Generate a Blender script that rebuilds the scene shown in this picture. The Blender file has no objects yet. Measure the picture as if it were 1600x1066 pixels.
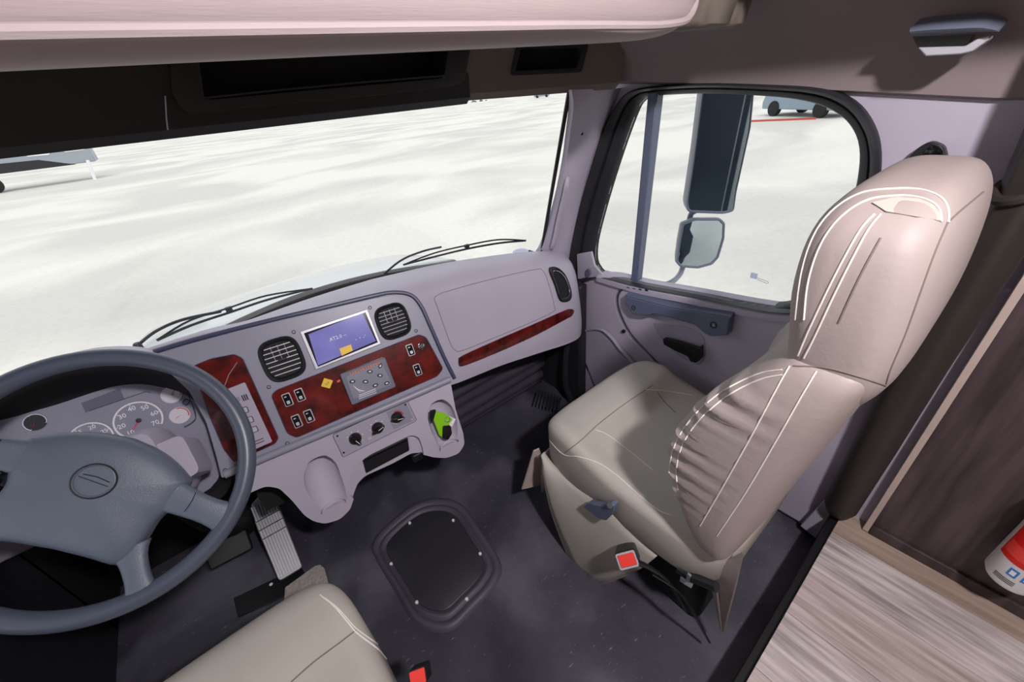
import bpy, bmesh, math, random
from mathutils import Vector, Matrix
from mathutils.bvhtree import BVHTree
random.seed(4)
scene = bpy.context.scene
col = scene.collection
V = Vector
# ------------------------------------------------------------------ camera
CAM = V((0.0, 0.0, 1.40)); FPX = 623.0
_y, _p, _r = math.radians(36.4), math.radians(32.0), math.radians(-6.0)
_F = V((math.sin(_y)*math.cos(_p), math.cos(_y)*math.cos(_p), -math.sin(_p)))
_r0 = V((math.cos(_y), -math.sin(_y), 0)); _u0 = _r0.cross(_F)
_R = _r0*math.cos(_r) + _u0*math.sin(_r); _U = -_r0*math.sin(_r) + _u0*math.cos(_r)
cd = bpy.data.cameras.new('camera'); cam = bpy.data.objects.new('camera', cd); col.objects.link(cam)
cd.sensor_fit = 'HORIZONTAL'; cd.sensor_width = 36.0; cd.lens = 36.0*FPX/1600; cd.clip_start = 0.02; cd.clip_end = 2000
cam.matrix_world = Matrix(((_R.x, _U.x, -_F.x, CAM.x), (_R.y, _U.y, -_F.y, CAM.y), (_R.z, _U.z, -_F.z, CAM.z), (0, 0, 0, 1)))
scene.camera = cam
# ------------------------------------------------------------------ light
SUN_E, SKY_E, LAMP_E = 0.5, 0.72, 22.5
vs = scene.view_settings
vs.view_transform = 'Standard'; vs.look = 'None'; vs.gamma = 1.0; vs.use_curve_mapping = False; vs.exposure = 0.66
w = bpy.data.worlds.new('sky'); scene.world = w; w.use_nodes = True
bg = w.node_tree.nodes['Background']; bg.inputs['Color'].default_value = (0.93, 0.965, 1.0, 1); bg.inputs['Strength'].default_value = SKY_E
sd = bpy.data.lights.new('sun', 'SUN'); sd.energy = SUN_E; sd.angle = math.radians(35); sd.color = (1.0, 0.95, 0.88)
sun = bpy.data.objects.new('sun', sd); col.objects.link(sun)
sun.rotation_euler = V((0.30, 0.62, -1.15)).to_track_quat('-Z', 'Y').to_euler()

# ------------------------------------------------------------------ pixel helpers (frame taken as 1600 x 1066)
def ray(px, py): return _R*((px-800)/FPX) + _U*((533-py)/FPX) + _F
def at(px, py, X=None, Y=None, Z=None):
    d = ray(px, py)
    t = (X-CAM.x)/d.x if X is not None else (Y-CAM.y)/d.y if Y is not None else (Z-CAM.z)/d.z
    return CAM + d*t
class Frame:
    def __init__(s, o, u, v):
        s.o = V(o); s.u = V(u).normalized(); v = V(v); s.v = (v - s.u*v.dot(s.u)).normalized(); s.n = s.u.cross(s.v)
    def P(s, u, v, d=0.0): return s.o + s.u*u + s.v*v + s.n*d
    def uv(s, px, py, d=0.0):
        r = ray(px, py); o = s.o + s.n*d; t = (o-CAM).dot(s.n)/r.dot(s.n); q = CAM + r*t - o
        return (q.dot(s.u), q.dot(s.v))
    def uvs(s, pts, d=0.0): return [s.uv(x, y, d) for x, y in pts]
    def sub(s, u, v, d=0.0, rot=0.0):
        c, k = math.cos(rot), math.sin(rot)
        return Frame(s.P(u, v, d), s.u*c + s.v*k, s.v*c - s.u*k)

# ------------------------------------------------------------------ materials
MATS = {}
def pm(name, c, rough=0.5, metal=0.0, var=0.0, scale=8.0, bump=0.0, bscale=120.0, coat=0.0, spec=0.5, c2=None, stretch=None, emit=None, estr=0.0, detail=4.0, alpha=None):
    m = bpy.data.materials.new(name); m.use_nodes = True; nt = m.node_tree; b = nt.nodes['Principled BSDF']
    b.inputs['Base Color'].default_value = (*c, 1); b.inputs['Roughness'].default_value = rough; b.inputs['Metallic'].default_value = metal
    b.inputs['Coat Weight'].default_value = coat; b.inputs['Coat Roughness'].default_value = 0.08; b.inputs['Specular IOR Level'].default_value = spec
    tc = nt.nodes.new('ShaderNodeTexCoord'); mp = nt.nodes.new('ShaderNodeMapping'); nt.links.new(tc.outputs['Object'], mp.inputs['Vector'])
    if stretch: mp.inputs['Scale'].default_value = stretch
    if var or c2:
        n = nt.nodes.new('ShaderNodeTexNoise'); n.inputs['Scale'].default_value = scale; n.inputs['Detail'].default_value = detail
        nt.links.new(mp.outputs['Vector'], n.inputs['Vector'])
        r = nt.nodes.new('ShaderNodeValToRGB'); nt.links.new(n.outputs['Fac'], r.inputs['Fac'])
        c2 = c2 or tuple(max(0, x*(1-var)) for x in c)
        r.color_ramp.elements[0].position = 0.34; r.color_ramp.elements[0].color = (*c2, 1)
        r.color_ramp.elements[1].position = 0.64; r.color_ramp.elements[1].color = (*c, 1)
        nt.links.new(r.outputs['Color'], b.inputs['Base Color'])
    if bump:
        n2 = nt.nodes.new('ShaderNodeTexNoise'); n2.inputs['Scale'].default_value = bscale; n2.inputs['Detail'].default_value = 3
        nt.links.new(mp.outputs['Vector'], n2.inputs['Vector'])
        bp = nt.nodes.new('ShaderNodeBump'); bp.inputs['Strength'].default_value = bump; bp.inputs['Distance'].default_value = 0.004
        nt.links.new(n2.outputs['Fac'], bp.inputs['Height']); nt.links.new(bp.outputs['Normal'], b.inputs['Normal'])
    if emit:
        b.inputs['Emission Color'].default_value = (*emit, 1); b.inputs['Emission Strength'].default_value = estr
    MATS[name] = m
    return m
def hx(s):
    f = lambda i: ((int(s[i:i+2], 16)/255+0.055)/1.055)**2.4 if int(s[i:i+2], 16) > 10 else int(s[i:i+2], 16)/255/12.92
    return (f(0), f(2), f(4))
pm('lavender', hx('bcb5c6'), 0.48, var=0.05, scale=5, bump=0.08, bscale=700)
pm('lavender_deep', hx('a8a2b4'), 0.5, bump=0.08, bscale=700)
pm('bezel', hx('8f8fa0'), 0.38, bump=0.05, bscale=700)
pm('bezel_dark', hx('3a3f5c'), 0.35)
pm('handle_blue', hx('5f6880'), 0.42, bump=0.06, bscale=600)
pm('wheel_vinyl', hx('5d6676'), 0.42, bump=0.18, bscale=450, var=0.05, scale=6)
pm('wheel_rim', hx('4b5262'), 0.36, bump=0.05, bscale=400)
pm('black', hx('17171b'), 0.45)
pm('black_soft', hx('131215'), 0.75)
pm('black_gloss', hx('0e0e11'), 0.16)
pm('rubber', hx('26262c'), 0.5, var=0.2, scale=20)
pm('burl', hx('6d140f'), 0.22, c2=hx('380705'), scale=26, coat=0.6, detail=7)
pm('vinyl', hx('a99c98'), 0.56, var=0.05, scale=5, bump=0.16, bscale=90)
pm('vinyl_grey', hx('b9b3aa'), 0.52, var=0.04, scale=5, bump=0.1, bscale=90)
pm('vinyl_dark', hx('4c453f'), 0.6, bump=0.1, bscale=90)
pm('thread', hx('efe9e2'), 0.6)
pm('seam', hx('7b7069'), 0.7)
pm('bolster_fabric', hx('b3a4a4'), 0.62, var=0.08, scale=9, stretch=(0.4, 2, 8), bump=0.1, bscale=60)
pm('headliner', hx('756b61'), 0.75, var=0.06, scale=6, bump=0.1, bscale=300)
pm('trim_pink', hx('8d7f81'), 0.7, var=0.05, scale=6, bump=0.1, bscale=300)
pm('console_dark', hx('211d1a'), 0.6, bump=0.08, bscale=300)
pm('chrome', hx('d8d8dc'), 0.18, metal=1.0)
pm('steel', hx('a9a9ad'), 0.35, metal=0.9)
pm('silver', hx('c4c4cc'), 0.35, metal=0.3)
pm('white', hx('f2f2f4'), 0.45)
pm('print', hx('f4f4f6'), 0.5)
pm('print_dark', hx('20222c'), 0.5)
pm('orange_print', hx('e0672f'), 0.5)
pm('red', hx('e01b17'), 0.35)
pm('red_button', hx('f2453c'), 0.3)
pm('yellow', hx('f0c532'), 0.4, var=0.08, scale=30)
pm('lime', hx('8fd41f'), 0.4)
pm('pad_shell', hx('66687a'), 0.4)
pm('pad_panel', hx('7f8091'), 0.35)
pm('hatch_plate', hx('37363d'), 0.42, var=0.12, scale=7)
pm('mat_ribbed', hx('56515f'), 0.5, var=0.15, scale=6)
pm('gauge_face', hx('8b8a9d'), 0.4)
pm('gauge_black', hx('24242c'), 0.35)
pm('gauge_white', hx('d8d3dd'), 0.4)
pm('lcd', hx('6d6b80'), 0.25)
pm('blue_print', hx('2f7fd0'), 0.4)
pm('carpet', hx('b9b0ab'), 0.95, var=0.35, scale=160, bump=0.6, bscale=260)
pm('cabinet_wood', hx('55464b'), 0.5, c2=hx('362b2e'), scale=6, stretch=(6, 6, 0.5), detail=8)
pm('cabinet_edge', hx('c9b6ad'), 0.55, var=0.06, scale=14)
pm('curtain_vinyl', hx('35302c'), 0.55, var=0.1, scale=5, bump=0.1, bscale=50)
pm('hood_white', hx('e6ebe8'), 0.18, coat=0.5)
pm('cowl', hx('3b342f'), 0.6)
pm('rv_blue', hx('1f2c3c'), 0.3, c2=hx('2c3a4a'), scale=1.5)
pm('rv_mint', hx('c7d2cd'), 0.4)
pm('mirror_glass', hx('c8d2d8'), 0.03, metal=1.0)
pm('mirror_shell', hx('6f7788'), 0.35)
pm('trailer_grey', hx('9fa6ae'), 0.5)
pm('car_blue', hx('8698a6'), 0.25, coat=0.4)
pm('tyre', hx('1c1c1e'), 0.8)
pm('curb_red', hx('c4514c'), 0.7)
pm('rear_wall', hx('cfc4b8'), 0.7)
pm('lamp_lens', hx('ffffff'), 0.4, emit=(1.0, 0.93, 0.9), estr=6.0)
pm('wood_plank', hx('d2c5c2'), 0.5, c2=hx('a59691'), scale=5, stretch=(14, 1.0, 4), detail=9, bump=0.1, bscale=60)
pm('wood_plank_b', hx('dcd2d0'), 0.5, c2=hx('9c9090'), scale=4, stretch=(16, 1.2, 4), detail=10, bump=0.1, bscale=60)
pm('wood_plank_c', hx('b5a092'), 0.5, c2=hx('988577'), scale=5, stretch=(12, 1.0, 4), detail=9, bump=0.1, bscale=60)
pm('brush_grass', hx('9a9790'), 0.9, c2=hx('55544e'), scale=2.5)
def screen_mat():
    m = pm('screen', (0.02, 0.02, 0.05), 0.15); nt = m.node_tree; b = nt.nodes['Principled BSDF']
    tc = nt.nodes.new('ShaderNodeTexCoord'); n = nt.nodes.new('ShaderNodeTexNoise'); n.inputs['Scale'].default_value = 9
    nt.links.new(tc.outputs['Object'], n.inputs['Vector'])
    r = nt.nodes.new('ShaderNodeValToRGB'); nt.links.new(n.outputs['Fac'], r.inputs['Fac'])
    r.color_ramp.elements[0].position = 0.3; r.color_ramp.elements[0].color = (*hx('6a68b4'), 1); r.color_ramp.elements[1].position = 0.7; r.color_ramp.elements[1].color = (*hx('8d8ad2'), 1)
    nt.links.new(r.outputs['Color'], b.inputs['Emission Color']); b.inputs['Emission Strength'].default_value = 0.45
screen_mat()
def glass_mat(name, tint, refl):
    m = bpy.data.materials.new(name); m.use_nodes = True; nt = m.node_tree; nt.nodes.clear()
    o = nt.nodes.new('ShaderNodeOutputMaterial'); t = nt.nodes.new('ShaderNodeBsdfTransparent'); t.inputs['Color'].default_value = (*tint, 1)
    g = nt.nodes.new('ShaderNodeBsdfGlossy'); g.inputs['Roughness'].default_value = 0.02
    f = nt.nodes.new('ShaderNodeFresnel'); f.inputs['IOR'].default_value = 1.35
    k = nt.nodes.new('ShaderNodeMath'); k.operation = 'MULTIPLY'; k.inputs[1].default_value = refl
    mx = nt.nodes.new('ShaderNodeMixShader'); nt.links.new(f.outputs['Fac'], k.inputs[0]); nt.links.new(k.outputs[0], mx.inputs['Fac'])
    nt.links.new(t.outputs[0], mx.inputs[1]); nt.links.new(g.outputs[0], mx.inputs[2]); nt.links.new(mx.outputs[0], o.inputs['Surface'])
    MATS[name] = m
glass_mat('glass', (0.95, 0.96, 0.96), 0.10)
glass_mat('gauge_glass', (0.96, 0.96, 0.98), 0.6)
def floor_mat():
    m = pm('mat_rubber', hx('504e5a'), 0.5, c2=hx('3a3843'), scale=3.5, bump=0.25, bscale=45); nt = m.node_tree; b = nt.nodes['Principled BSDF']
    tc = nt.nodes.new('ShaderNodeTexCoord'); mp = nt.nodes.new('ShaderNodeMapping'); mp.inputs['Scale'].default_value = (1.2, 4.0, 1); mp.inputs['Rotation'].default_value = (0, 0, 0.5)
    n = nt.nodes.new('ShaderNodeTexNoise'); n.inputs['Scale'].default_value = 38; n.inputs['Detail'].default_value = 2
    nt.links.new(tc.outputs['Object'], mp.inputs['Vector']); nt.links.new(mp.outputs['Vector'], n.inputs['Vector'])
    r = nt.nodes.new('ShaderNodeValToRGB'); r.color_ramp.elements[0].position = 0.69; r.color_ramp.elements[0].color = (0, 0, 0, 1); r.color_ramp.elements[1].position = 0.80; r.color_ramp.elements[1].color = (1, 1, 1, 1)
    nt.links.new(n.outputs['Fac'], r.inputs['Fac'])
    mx = nt.nodes.new('ShaderNodeMix'); mx.data_type = 'RGBA'; old = b.inputs['Base Color'].links[0].from_socket
    nt.links.new(r.outputs['Color'], mx.inputs['Factor']); nt.links.new(old, mx.inputs['A']); mx.inputs['B'].default_value = (*hx('8d8b92'), 1)
    n4 = nt.nodes.new('ShaderNodeTexNoise'); n4.inputs['Scale'].default_value = 3.2; n4.inputs['Detail'].default_value = 6; nt.links.new(tc.outputs['Object'], n4.inputs['Vector'])  # lighter dusty patches, also painting in the pool of light on the floor
    r4 = nt.nodes.new('ShaderNodeMapRange'); r4.inputs['From Min'].default_value = 0.52; r4.inputs['From Max'].default_value = 0.66; r4.inputs['To Max'].default_value = 0.6; nt.links.new(n4.outputs['Fac'], r4.inputs['Value'])
    mx2 = nt.nodes.new('ShaderNodeMix'); mx2.data_type = 'RGBA'; nt.links.new(r4.outputs['Result'], mx2.inputs['Factor']); nt.links.new(mx.outputs['Result'], mx2.inputs['A']); mx2.inputs['B'].default_value = (*hx('6e6c78'), 1)
    nt.links.new(mx2.outputs['Result'], b.inputs['Base Color'])
    # dusty scuffs change the gloss
    n3 = nt.nodes.new('ShaderNodeTexNoise'); n3.inputs['Scale'].default_value = 5; nt.links.new(tc.outputs['Object'], n3.inputs['Vector'])
    mr = nt.nodes.new('ShaderNodeMapRange'); mr.inputs['From Min'].default_value = 0.35; mr.inputs['From Max'].default_value = 0.65; mr.inputs['To Min'].default_value = 0.32; mr.inputs['To Max'].default_value = 0.55
    nt.links.new(n3.outputs['Fac'], mr.inputs['Value']); nt.links.new(mr.outputs['Result'], b.inputs['Roughness'])
floor_mat()
def paper_mat():
    m = pm('paper', hx('eef2fa'), 0.6); nt = m.node_tree; b = nt.nodes['Principled BSDF']; o = [n for n in nt.nodes if n.type == 'OUTPUT_MATERIAL'][0]
    t = nt.nodes.new('ShaderNodeBsdfTranslucent'); t.inputs['Color'].default_value = (0.85, 0.9, 1.0, 1); mx = nt.nodes.new('ShaderNodeMixShader'); mx.inputs['Fac'].default_value = 0.7
    nt.links.new(b.outputs[0], mx.inputs[1]); nt.links.new(t.outputs[0], mx.inputs[2]); nt.links.new(mx.outputs[0], o.inputs['Surface'])
paper_mat()
def ground_mat():
    m = pm('gravel_lot', hx('d8d2c8'), 0.9); nt = m.node_tree; b = nt.nodes['Principled BSDF']
    tc = nt.nodes.new('ShaderNodeTexCoord'); mp = nt.nodes.new('ShaderNodeMapping'); mp.inputs['Scale'].default_value = (0.8, 1.2, 1); mp.inputs['Rotation'].default_value = (0, 0, -0.5)
    nt.links.new(tc.outputs['Object'], mp.inputs['Vector'])
    n = nt.nodes.new('ShaderNodeTexNoise'); n.inputs['Scale'].default_value = 0.16; n.inputs['Detail'].default_value = 6; n.inputs['Distortion'].default_value = 0.6; nt.links.new(mp.outputs['Vector'], n.inputs['Vector'])
    n2 = nt.nodes.new('ShaderNodeTexNoise'); n2.inputs['Scale'].default_value = 9; n2.inputs['Detail'].default_value = 8; nt.links.new(tc.outputs['Object'], n2.inputs['Vector'])
    r = nt.nodes.new('ShaderNodeValToRGB'); nt.links.new(n.outputs['Fac'], r.inputs['Fac'])
    r.color_ramp.elements[0].position = 0.40; r.color_ramp.elements[0].color = (*hx('d2cec8'), 1); r.color_ramp.elements[1].position = 0.56; r.color_ramp.elements[1].color = (*hx('e9e5dd'), 1)
    r2 = nt.nodes.new('ShaderNodeMapRange'); r2.inputs['To Min'].default_value = 0.86; r2.inputs['To Max'].default_value = 1.08; nt.links.new(n2.outputs['Fac'], r2.inputs['Value'])
    mx = nt.nodes.new('ShaderNodeMix'); mx.data_type = 'RGBA'; mx.blend_type = 'MULTIPLY'; mx.inputs['Factor'].default_value = 1
    nt.links.new(r.outputs['Color'], mx.inputs['A']); nt.links.new(r2.outputs['Result'], mx.inputs['B']); nt.links.new(mx.outputs['Result'], b.inputs['Base Color'])
ground_mat()

# ------------------------------------------------------------------ builders
ORG = {}
def tag(o, label=None, cat=None, group=None, kind=None):
    if label: o['label'] = label
    if cat: o['category'] = cat
    if group: o['group'] = group
    if kind: o['kind'] = kind
    return o
def thing(name, label, cat, loc, group=None):
    o = bpy.data.objects.new(name, None); o.empty_display_size = 0.05; col.objects.link(o); o.location = loc; ORG[o] = V(loc)
    return tag(o, label, cat, group)
def struct(name, label, loc):
    o = bpy.data.objects.new(name, None); o.empty_display_size = 0.05; col.objects.link(o); o.location = loc; ORG[o] = V(loc)
    return tag(o, label, kind='structure')
def mk(name, verts, faces, mat, parent=None, smooth=True, bev=0.0, seg=2, sub=0, angle=38, label=None, solid=0.0):
    verts = [V(v) for v in verts]
    if parent is not None: og = ORG[parent]
    else:
        xs = [v.x for v in verts]; ys = [v.y for v in verts]; zs = [v.z for v in verts]
        og = V(((min(xs)+max(xs))/2, (min(ys)+max(ys))/2, min(zs)))
    me = bpy.data.meshes.new(name); me.from_pydata([v-og for v in verts], [], faces)
    bm = bmesh.new(); bm.from_mesh(me); bmesh.ops.remove_doubles(bm, verts=bm.verts, dist=1e-6); bmesh.ops.recalc_face_normals(bm, faces=bm.faces); bm.to_mesh(me); bm.free()
    me.materials.append(MATS[mat] if isinstance(mat, str) else mat)
    if smooth:
        me.polygons.foreach_set('use_smooth', [True]*len(me.polygons)); me.set_sharp_from_angle(angle=math.radians(angle))
    o = bpy.data.objects.new(name, me); col.objects.link(o); ORG[o] = og
    if parent is not None: o.parent = parent
    else: o.location = og
    if solid:
        m = o.modifiers.new('solid', 'SOLIDIFY'); m.thickness = solid; m.offset = 0
    if bev:
        m = o.modifiers.new('bevel', 'BEVEL'); m.width = bev; m.segments = seg; m.limit_method = 'ANGLE'; m.angle_limit = math.radians(40)
    if sub:
        m = o.modifiers.new('sub', 'SUBSURF'); m.levels = sub; m.render_levels = sub
    if label: o['label'] = label
    return o
def join(*parts):
    vs, fs = [], []
    for v, f in parts:
        k = len(vs); vs += list(v); fs += [tuple(i+k for i in q) for q in f]
    return vs, fs
def prism_g(F, pts, d0, d1, inset=0.0):
    n = len(pts)
    if inset:
        cx = sum(p[0] for p in pts)/n; cy = sum(p[1] for p in pts)/n
        top = [((p[0]-cx)*(1-inset)+cx, (p[1]-cy)*(1-inset)+cy) for p in pts]
    else: top = pts
    vs = [F.P(u, v, d0) for u, v in pts] + [F.P(u, v, d1) for u, v in top]
    fs = [tuple(range(n-1, -1, -1)), tuple(range(n, 2*n))] + [(i, (i+1) % n, n+(i+1) % n, n+i) for i in range(n)]
    return vs, fs
def prism(name, F, pts, d0, d1, mat, parent=None, bev=0.0, inset=0.0, **k):
    return mk(name, *prism_g(F, pts, d0, d1, inset), mat, parent, bev=bev, **k)
def box_g(c, s, rz=0.0):
    F = Frame(c, (math.cos(rz), math.sin(rz), 0), (-math.sin(rz), math.cos(rz), 0)); x, y, z = s[0]/2, s[1]/2, s[2]/2
    return prism_g(F, [(-x, -y), (x, -y), (x, y), (-x, y)], -z, z)
def box(name, c, s, mat, parent=None, rz=0.0, bev=0.0, **k): return mk(name, *box_g(c, s, rz), mat, parent, bev=bev, **k)
def fbox_g(F, u0, u1, v0, v1, d0, d1): return prism_g(F, [(u0, v0), (u1, v0), (u1, v1), (u0, v1)], d0, d1)
def fbox(name, F, u0, u1, v0, v1, d0, d1, mat, parent=None, bev=0.0, **k): return mk(name, *fbox_g(F, u0, u1, v0, v1, d0, d1), mat, parent, bev=bev, **k)
def fillet(pts, r, n=5):
    out = []; N = len(pts)
    for i in range(N):
        p, a, b = V(pts[i]), V(pts[i-1]), V(pts[(i+1) % N])
        la, lb = (a-p).length, (b-p).length; k = min(r, la*0.45, lb*0.45)
        s = p + (a-p)*(k/la); e = p + (b-p)*(k/lb)
        for j in range(n+1):
            t = j/n; out.append(tuple(s*(1-t)**2 + p*2*t*(1-t) + e*t*t))
    return out
def cr(pts, n=6, closed=False):
    pts = [V(p) for p in pts]; N = len(pts); out = []
    for i in range(N if closed else N-1):
        if closed: a, b, c, d = pts[i-1], pts[i], pts[(i+1) % N], pts[(i+2) % N]
        else: a, b, c, d = pts[max(i-1, 0)], pts[i], pts[i+1], pts[min(i+2, N-1)]
        for j in range(n):
            t = j/n
            out.append(0.5*((2*b) + (c-a)*t + (2*a-5*b+4*c-d)*t*t + (3*b-a-3*c+d)*t**3))
    if not closed: out.append(pts[-1].copy())
    return out
def rrect(w, h, r, n=5): return fillet([(-w/2, -h/2), (w/2, -h/2), (w/2, h/2), (-w/2, h/2)], r, n)
def ell(a, b, n=24, u=0, v=0): return [(u+a*math.cos(2*math.pi*i/n), v+b*math.sin(2*math.pi*i/n)) for i in range(n)]
def tube_g(pts, r, n=8, closed=False, flat=1.0, upv=None):
    pts = [V(p) for p in pts]; N = len(pts); rs = r if isinstance(r, (list, tuple)) else [r]*N
    vs = []; nrm = None
    for i in range(N):
        t = (pts[(i+1) % N] - pts[i-1]) if closed else (pts[min(i+1, N-1)] - pts[max(i-1, 0)])
        t.normalize()
        if upv is not None: nrm = V(upv) - t*V(upv).dot(t)
        elif nrm is None:
            nrm = t.orthogonal()
        else: nrm = nrm - t*nrm.dot(t)
        nrm.normalize(); b = t.cross(nrm)
        for j in range(n):
            a = 2*math.pi*j/n; vs.append(pts[i] + (nrm*math.cos(a)*flat + b*math.sin(a))*rs[i])
    fs = []
    for i in range(N if closed else N-1):
        for j in range(n):
            k = (i+1) % N; fs.append((i*n+j, i*n+(j+1) % n, k*n+(j+1) % n, k*n+j))
    if not closed: fs += [tuple(range(n-1, -1, -1)), tuple((N-1)*n+j for j in range(n))]
    return vs, fs
def tube(name, pts, r, mat, parent=None, n=8, closed=False, flat=1.0, upv=None, **k): return mk(name, *tube_g(pts, r, n, closed, flat, upv), mat, parent, **k)
def loft_g(rings, cap=True, closed=True):
    n = len(rings[0]); vs = [p for r in rings for p in r]; fs = []
    for i in range(len(rings)-1):
        for j in range(n if closed else n-1): fs.append((i*n+j, i*n+(j+1) % n, (i+1)*n+(j+1) % n, (i+1)*n+j))
    if cap and closed: fs += [tuple(range(n-1, -1, -1)), tuple((len(rings)-1)*n+j for j in range(n))]
    return vs, fs
def loft(name, rings, mat, parent=None, cap=True, closed=True, **k): return mk(name, *loft_g(rings, cap, closed), mat, parent, **k)
def lathe_g(F, prof, n=24, u=0, v=0, su=1.0, sv=1.0):
    return loft_g([[F.P(u+r*su*math.cos(2*math.pi*j/n), v+r*sv*math.sin(2*math.pi*j/n), d) for j in range(n)] for r, d in prof])
def lathe(name, F, prof, mat, parent=None, n=24, u=0, v=0, su=1.0, sv=1.0, **k): return mk(name, *lathe_g(F, prof, n, u, v, su, sv), mat, parent, **k)
def ring_g(F, outer, inner, d0, d1):
    n = len(outer); vs = [F.P(*p, d0) for p in outer]+[F.P(*p, d1) for p in outer]+[F.P(*p, d1) for p in inner]+[F.P(*p, d0) for p in inner]
    fs = []
    for i in range(n):
        j = (i+1) % n
        for a, b in ((0, 1), (1, 2), (2, 3), (3, 0)): fs.append((a*n+i, a*n+j, b*n+j, b*n+i))
    return vs, fs
def text(name, body, F, u, v, d, size, mat, parent, rot=0.0):
    c = bpy.data.curves.new('t', 'FONT'); c.body = body; c.size = size; c.extrude = 0.0002; c.align_x = 'CENTER'; c.align_y = 'CENTER'; c.resolution_u = 2
    o = bpy.data.objects.new('t', c); col.objects.link(o); dg = bpy.context.evaluated_depsgraph_get()
    me = bpy.data.meshes.new_from_object(o.evaluated_get(dg)); f = F.sub(u, v, d, rot)
    vs = [f.P(p.co.x, p.co.y, p.co.z) for p in me.vertices]; fs = [tuple(p.vertices) for p in me.polygons]
    bpy.data.objects.remove(o); bpy.data.curves.remove(c); bpy.data.meshes.remove(me)
    return mk(name, vs, fs, mat, parent, smooth=False)
def cut(o, g):
    c = mk('cutter', *g, 'black', None); c.location = ORG[c]
    m = o.modifiers.new('cut', 'BOOLEAN'); m.operation = 'DIFFERENCE'; m.object = c; m.solver = 'EXACT'
    bpy.context.view_layer.update(); dg = bpy.context.evaluated_depsgraph_get()
    me = bpy.data.meshes.new_from_object(o.evaluated_get(dg)); o.modifiers.clear(); old = o.data; o.data = me; me.name = old.name
    bpy.data.objects.remove(c)
    me.polygons.foreach_set('use_smooth', [True]*len(me.polygons)); me.set_sharp_from_angle(angle=math.radians(38))
class Surf:
    """ray casting on finished world-space meshes, to lay seams and inlays onto a curved surface"""
    def __init__(s, *objs):
        vs, fs = [], []
        dg = bpy.context.evaluated_depsgraph_get(); bpy.context.view_layer.update()
        for o in objs:
            e = o.evaluated_get(dg).to_mesh(); k = len(vs); vs += [v.co + ORG[o] for v in e.vertices]; fs += [tuple(i+k for i in p.vertices) for p in e.polygons]
        s.t = BVHTree.FromPolygons(vs, fs)
    def hit(s, px, py, lift=0.0):
        d = ray(px, py).normalized(); h, n, i, dist = s.t.ray_cast(CAM, d)
        if h is None: return None
        if n.dot(d) > 0: n = -n
        return h + n*lift
    def line(s, pts, lift=0.0, n=8):
        out = []
        for p in cr([V((*q, 0)) for q in pts], n):
            h = s.hit(p.x, p.y, lift)
            if h is not None and (not out or (h-out[-1]).length < 0.12): out.append(h)
        return out
def seam(name, S, pts, r, mat, parent, lift=0.0006, n=8):
    L = S.line(pts, lift, n)
    if len(L) > 2: return tube(name, L, r, mat, parent, n=6)
def frame_on(S, px, py, hint=(1, 0, 0)):
    a = S.hit(px, py); b = S.hit(px+6, py); c = S.hit(px, py-6); n = (b-a).cross(c-a).normalized()
    if n.dot(ray(px, py)) > 0: n = -n
    u = V(hint) - n*V(hint).dot(n); u.normalize()
    return Frame(a, u, n.cross(u))

# ================================================================== SETTING
# ground outside, 1.05 m below the cab floor
g = mk('ground', [(-400, -150, -1.05), (400, -150, -1.05), (400, 500, -1.05), (-400, 500, -1.05)], [(0, 1, 2, 3)], 'gravel_lot', smooth=False); tag(g, 'pale dusty gravel lot outside the cab', kind='structure')
# cab floor
fl = mk('floor', *box_g((0.3, 0.80, -0.02), (2.1, 1.62, 0.04)), 'mat_rubber', bev=0.004); tag(fl, 'dark scuffed rubber floor mat of the cab', kind='structure')
# raised rear floor: separate boards
fr = struct('floor_rear', 'greyish wood-look raised floor behind the cab', (0.6, -0.9, 0))
ys = [0.0]; xs_b = [-0.95, -0.2, 0.42, 0.62, 0.80, 0.97, 1.13, 1.5]
sub_ = mk('subfloor', *box_g((0.28, -1.53, 0.085), (2.46, 3.02, 0.16)), 'black_soft', fr)
pmats = ['wood_plank', 'wood_plank_b', 'wood_plank', 'wood_plank_b', 'wood_plank', 'wood_plank_b', 'wood_plank_c']
for i in range(len(xs_b)-1):
    mk('plank', *box_g(((xs_b[i]+xs_b[i+1])/2, -1.515, 0.172), (xs_b[i+1]-xs_b[i]-0.0012, 3.03, 0.016)), pmats[i], fr, bev=0.001)
mk('step_nosing', *box_g((0.28, 0.012, 0.09), (2.46, 0.02, 0.168)), 'black', fr, bev=0.004)
# shell behind the camera
wr = mk('wall_rear', *box_g((0.28, -3.05, 1.1), (2.6, 0.06, 2.2)), 'rear_wall'); tag(wr, 'plain beige rear wall of the living area', kind='structure')
wl = struct('wall_left', 'left side of the cab and living area', (-0.9, -1, 0))
mk('rear_side', *box_g((-0.98, -1.6, 1.1), (0.06, 3.0, 2.2)), 'rear_wall', wl)
mk('door_lower', *box_g((-0.76, 0.65, 0.36), (0.08, 1.5, 0.80)), 'rubber', wl)
mk('kick_left', *box_g((-0.76, 1.52, 0.28), (0.08, 0.26, 0.64)), 'black_soft', wl)
mk('pillar_rear', *box_g((-0.76, -0.05, 1.08), (0.08, 0.4, 0.66)), 'lavender', wl)
mk('pillar_front', *box_g((-0.72, 1.13, 1.08), (0.08, 0.16, 0.66)), 'lavender', wl)
mk('header', *box_g((-0.76, 0.55, 1.52), (0.1, 1.5, 0.26)), 'headliner', wl)
mk('return_wall', *box_g((-0.86, -0.13, 1.1), (0.2, 0.06, 2.2)), 'rear_wall', wl)
rs = mk('wall_right', *box_g((1.54, -1.6, 1.1), (0.06, 3.0, 2.2)), 'rear_wall'); tag(rs, 'beige side wall of the living area', kind='structure')
ce = struct('ceiling', 'ceiling of the living area, bunk and cab', (0.3, -0.5, 1.6))
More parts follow.
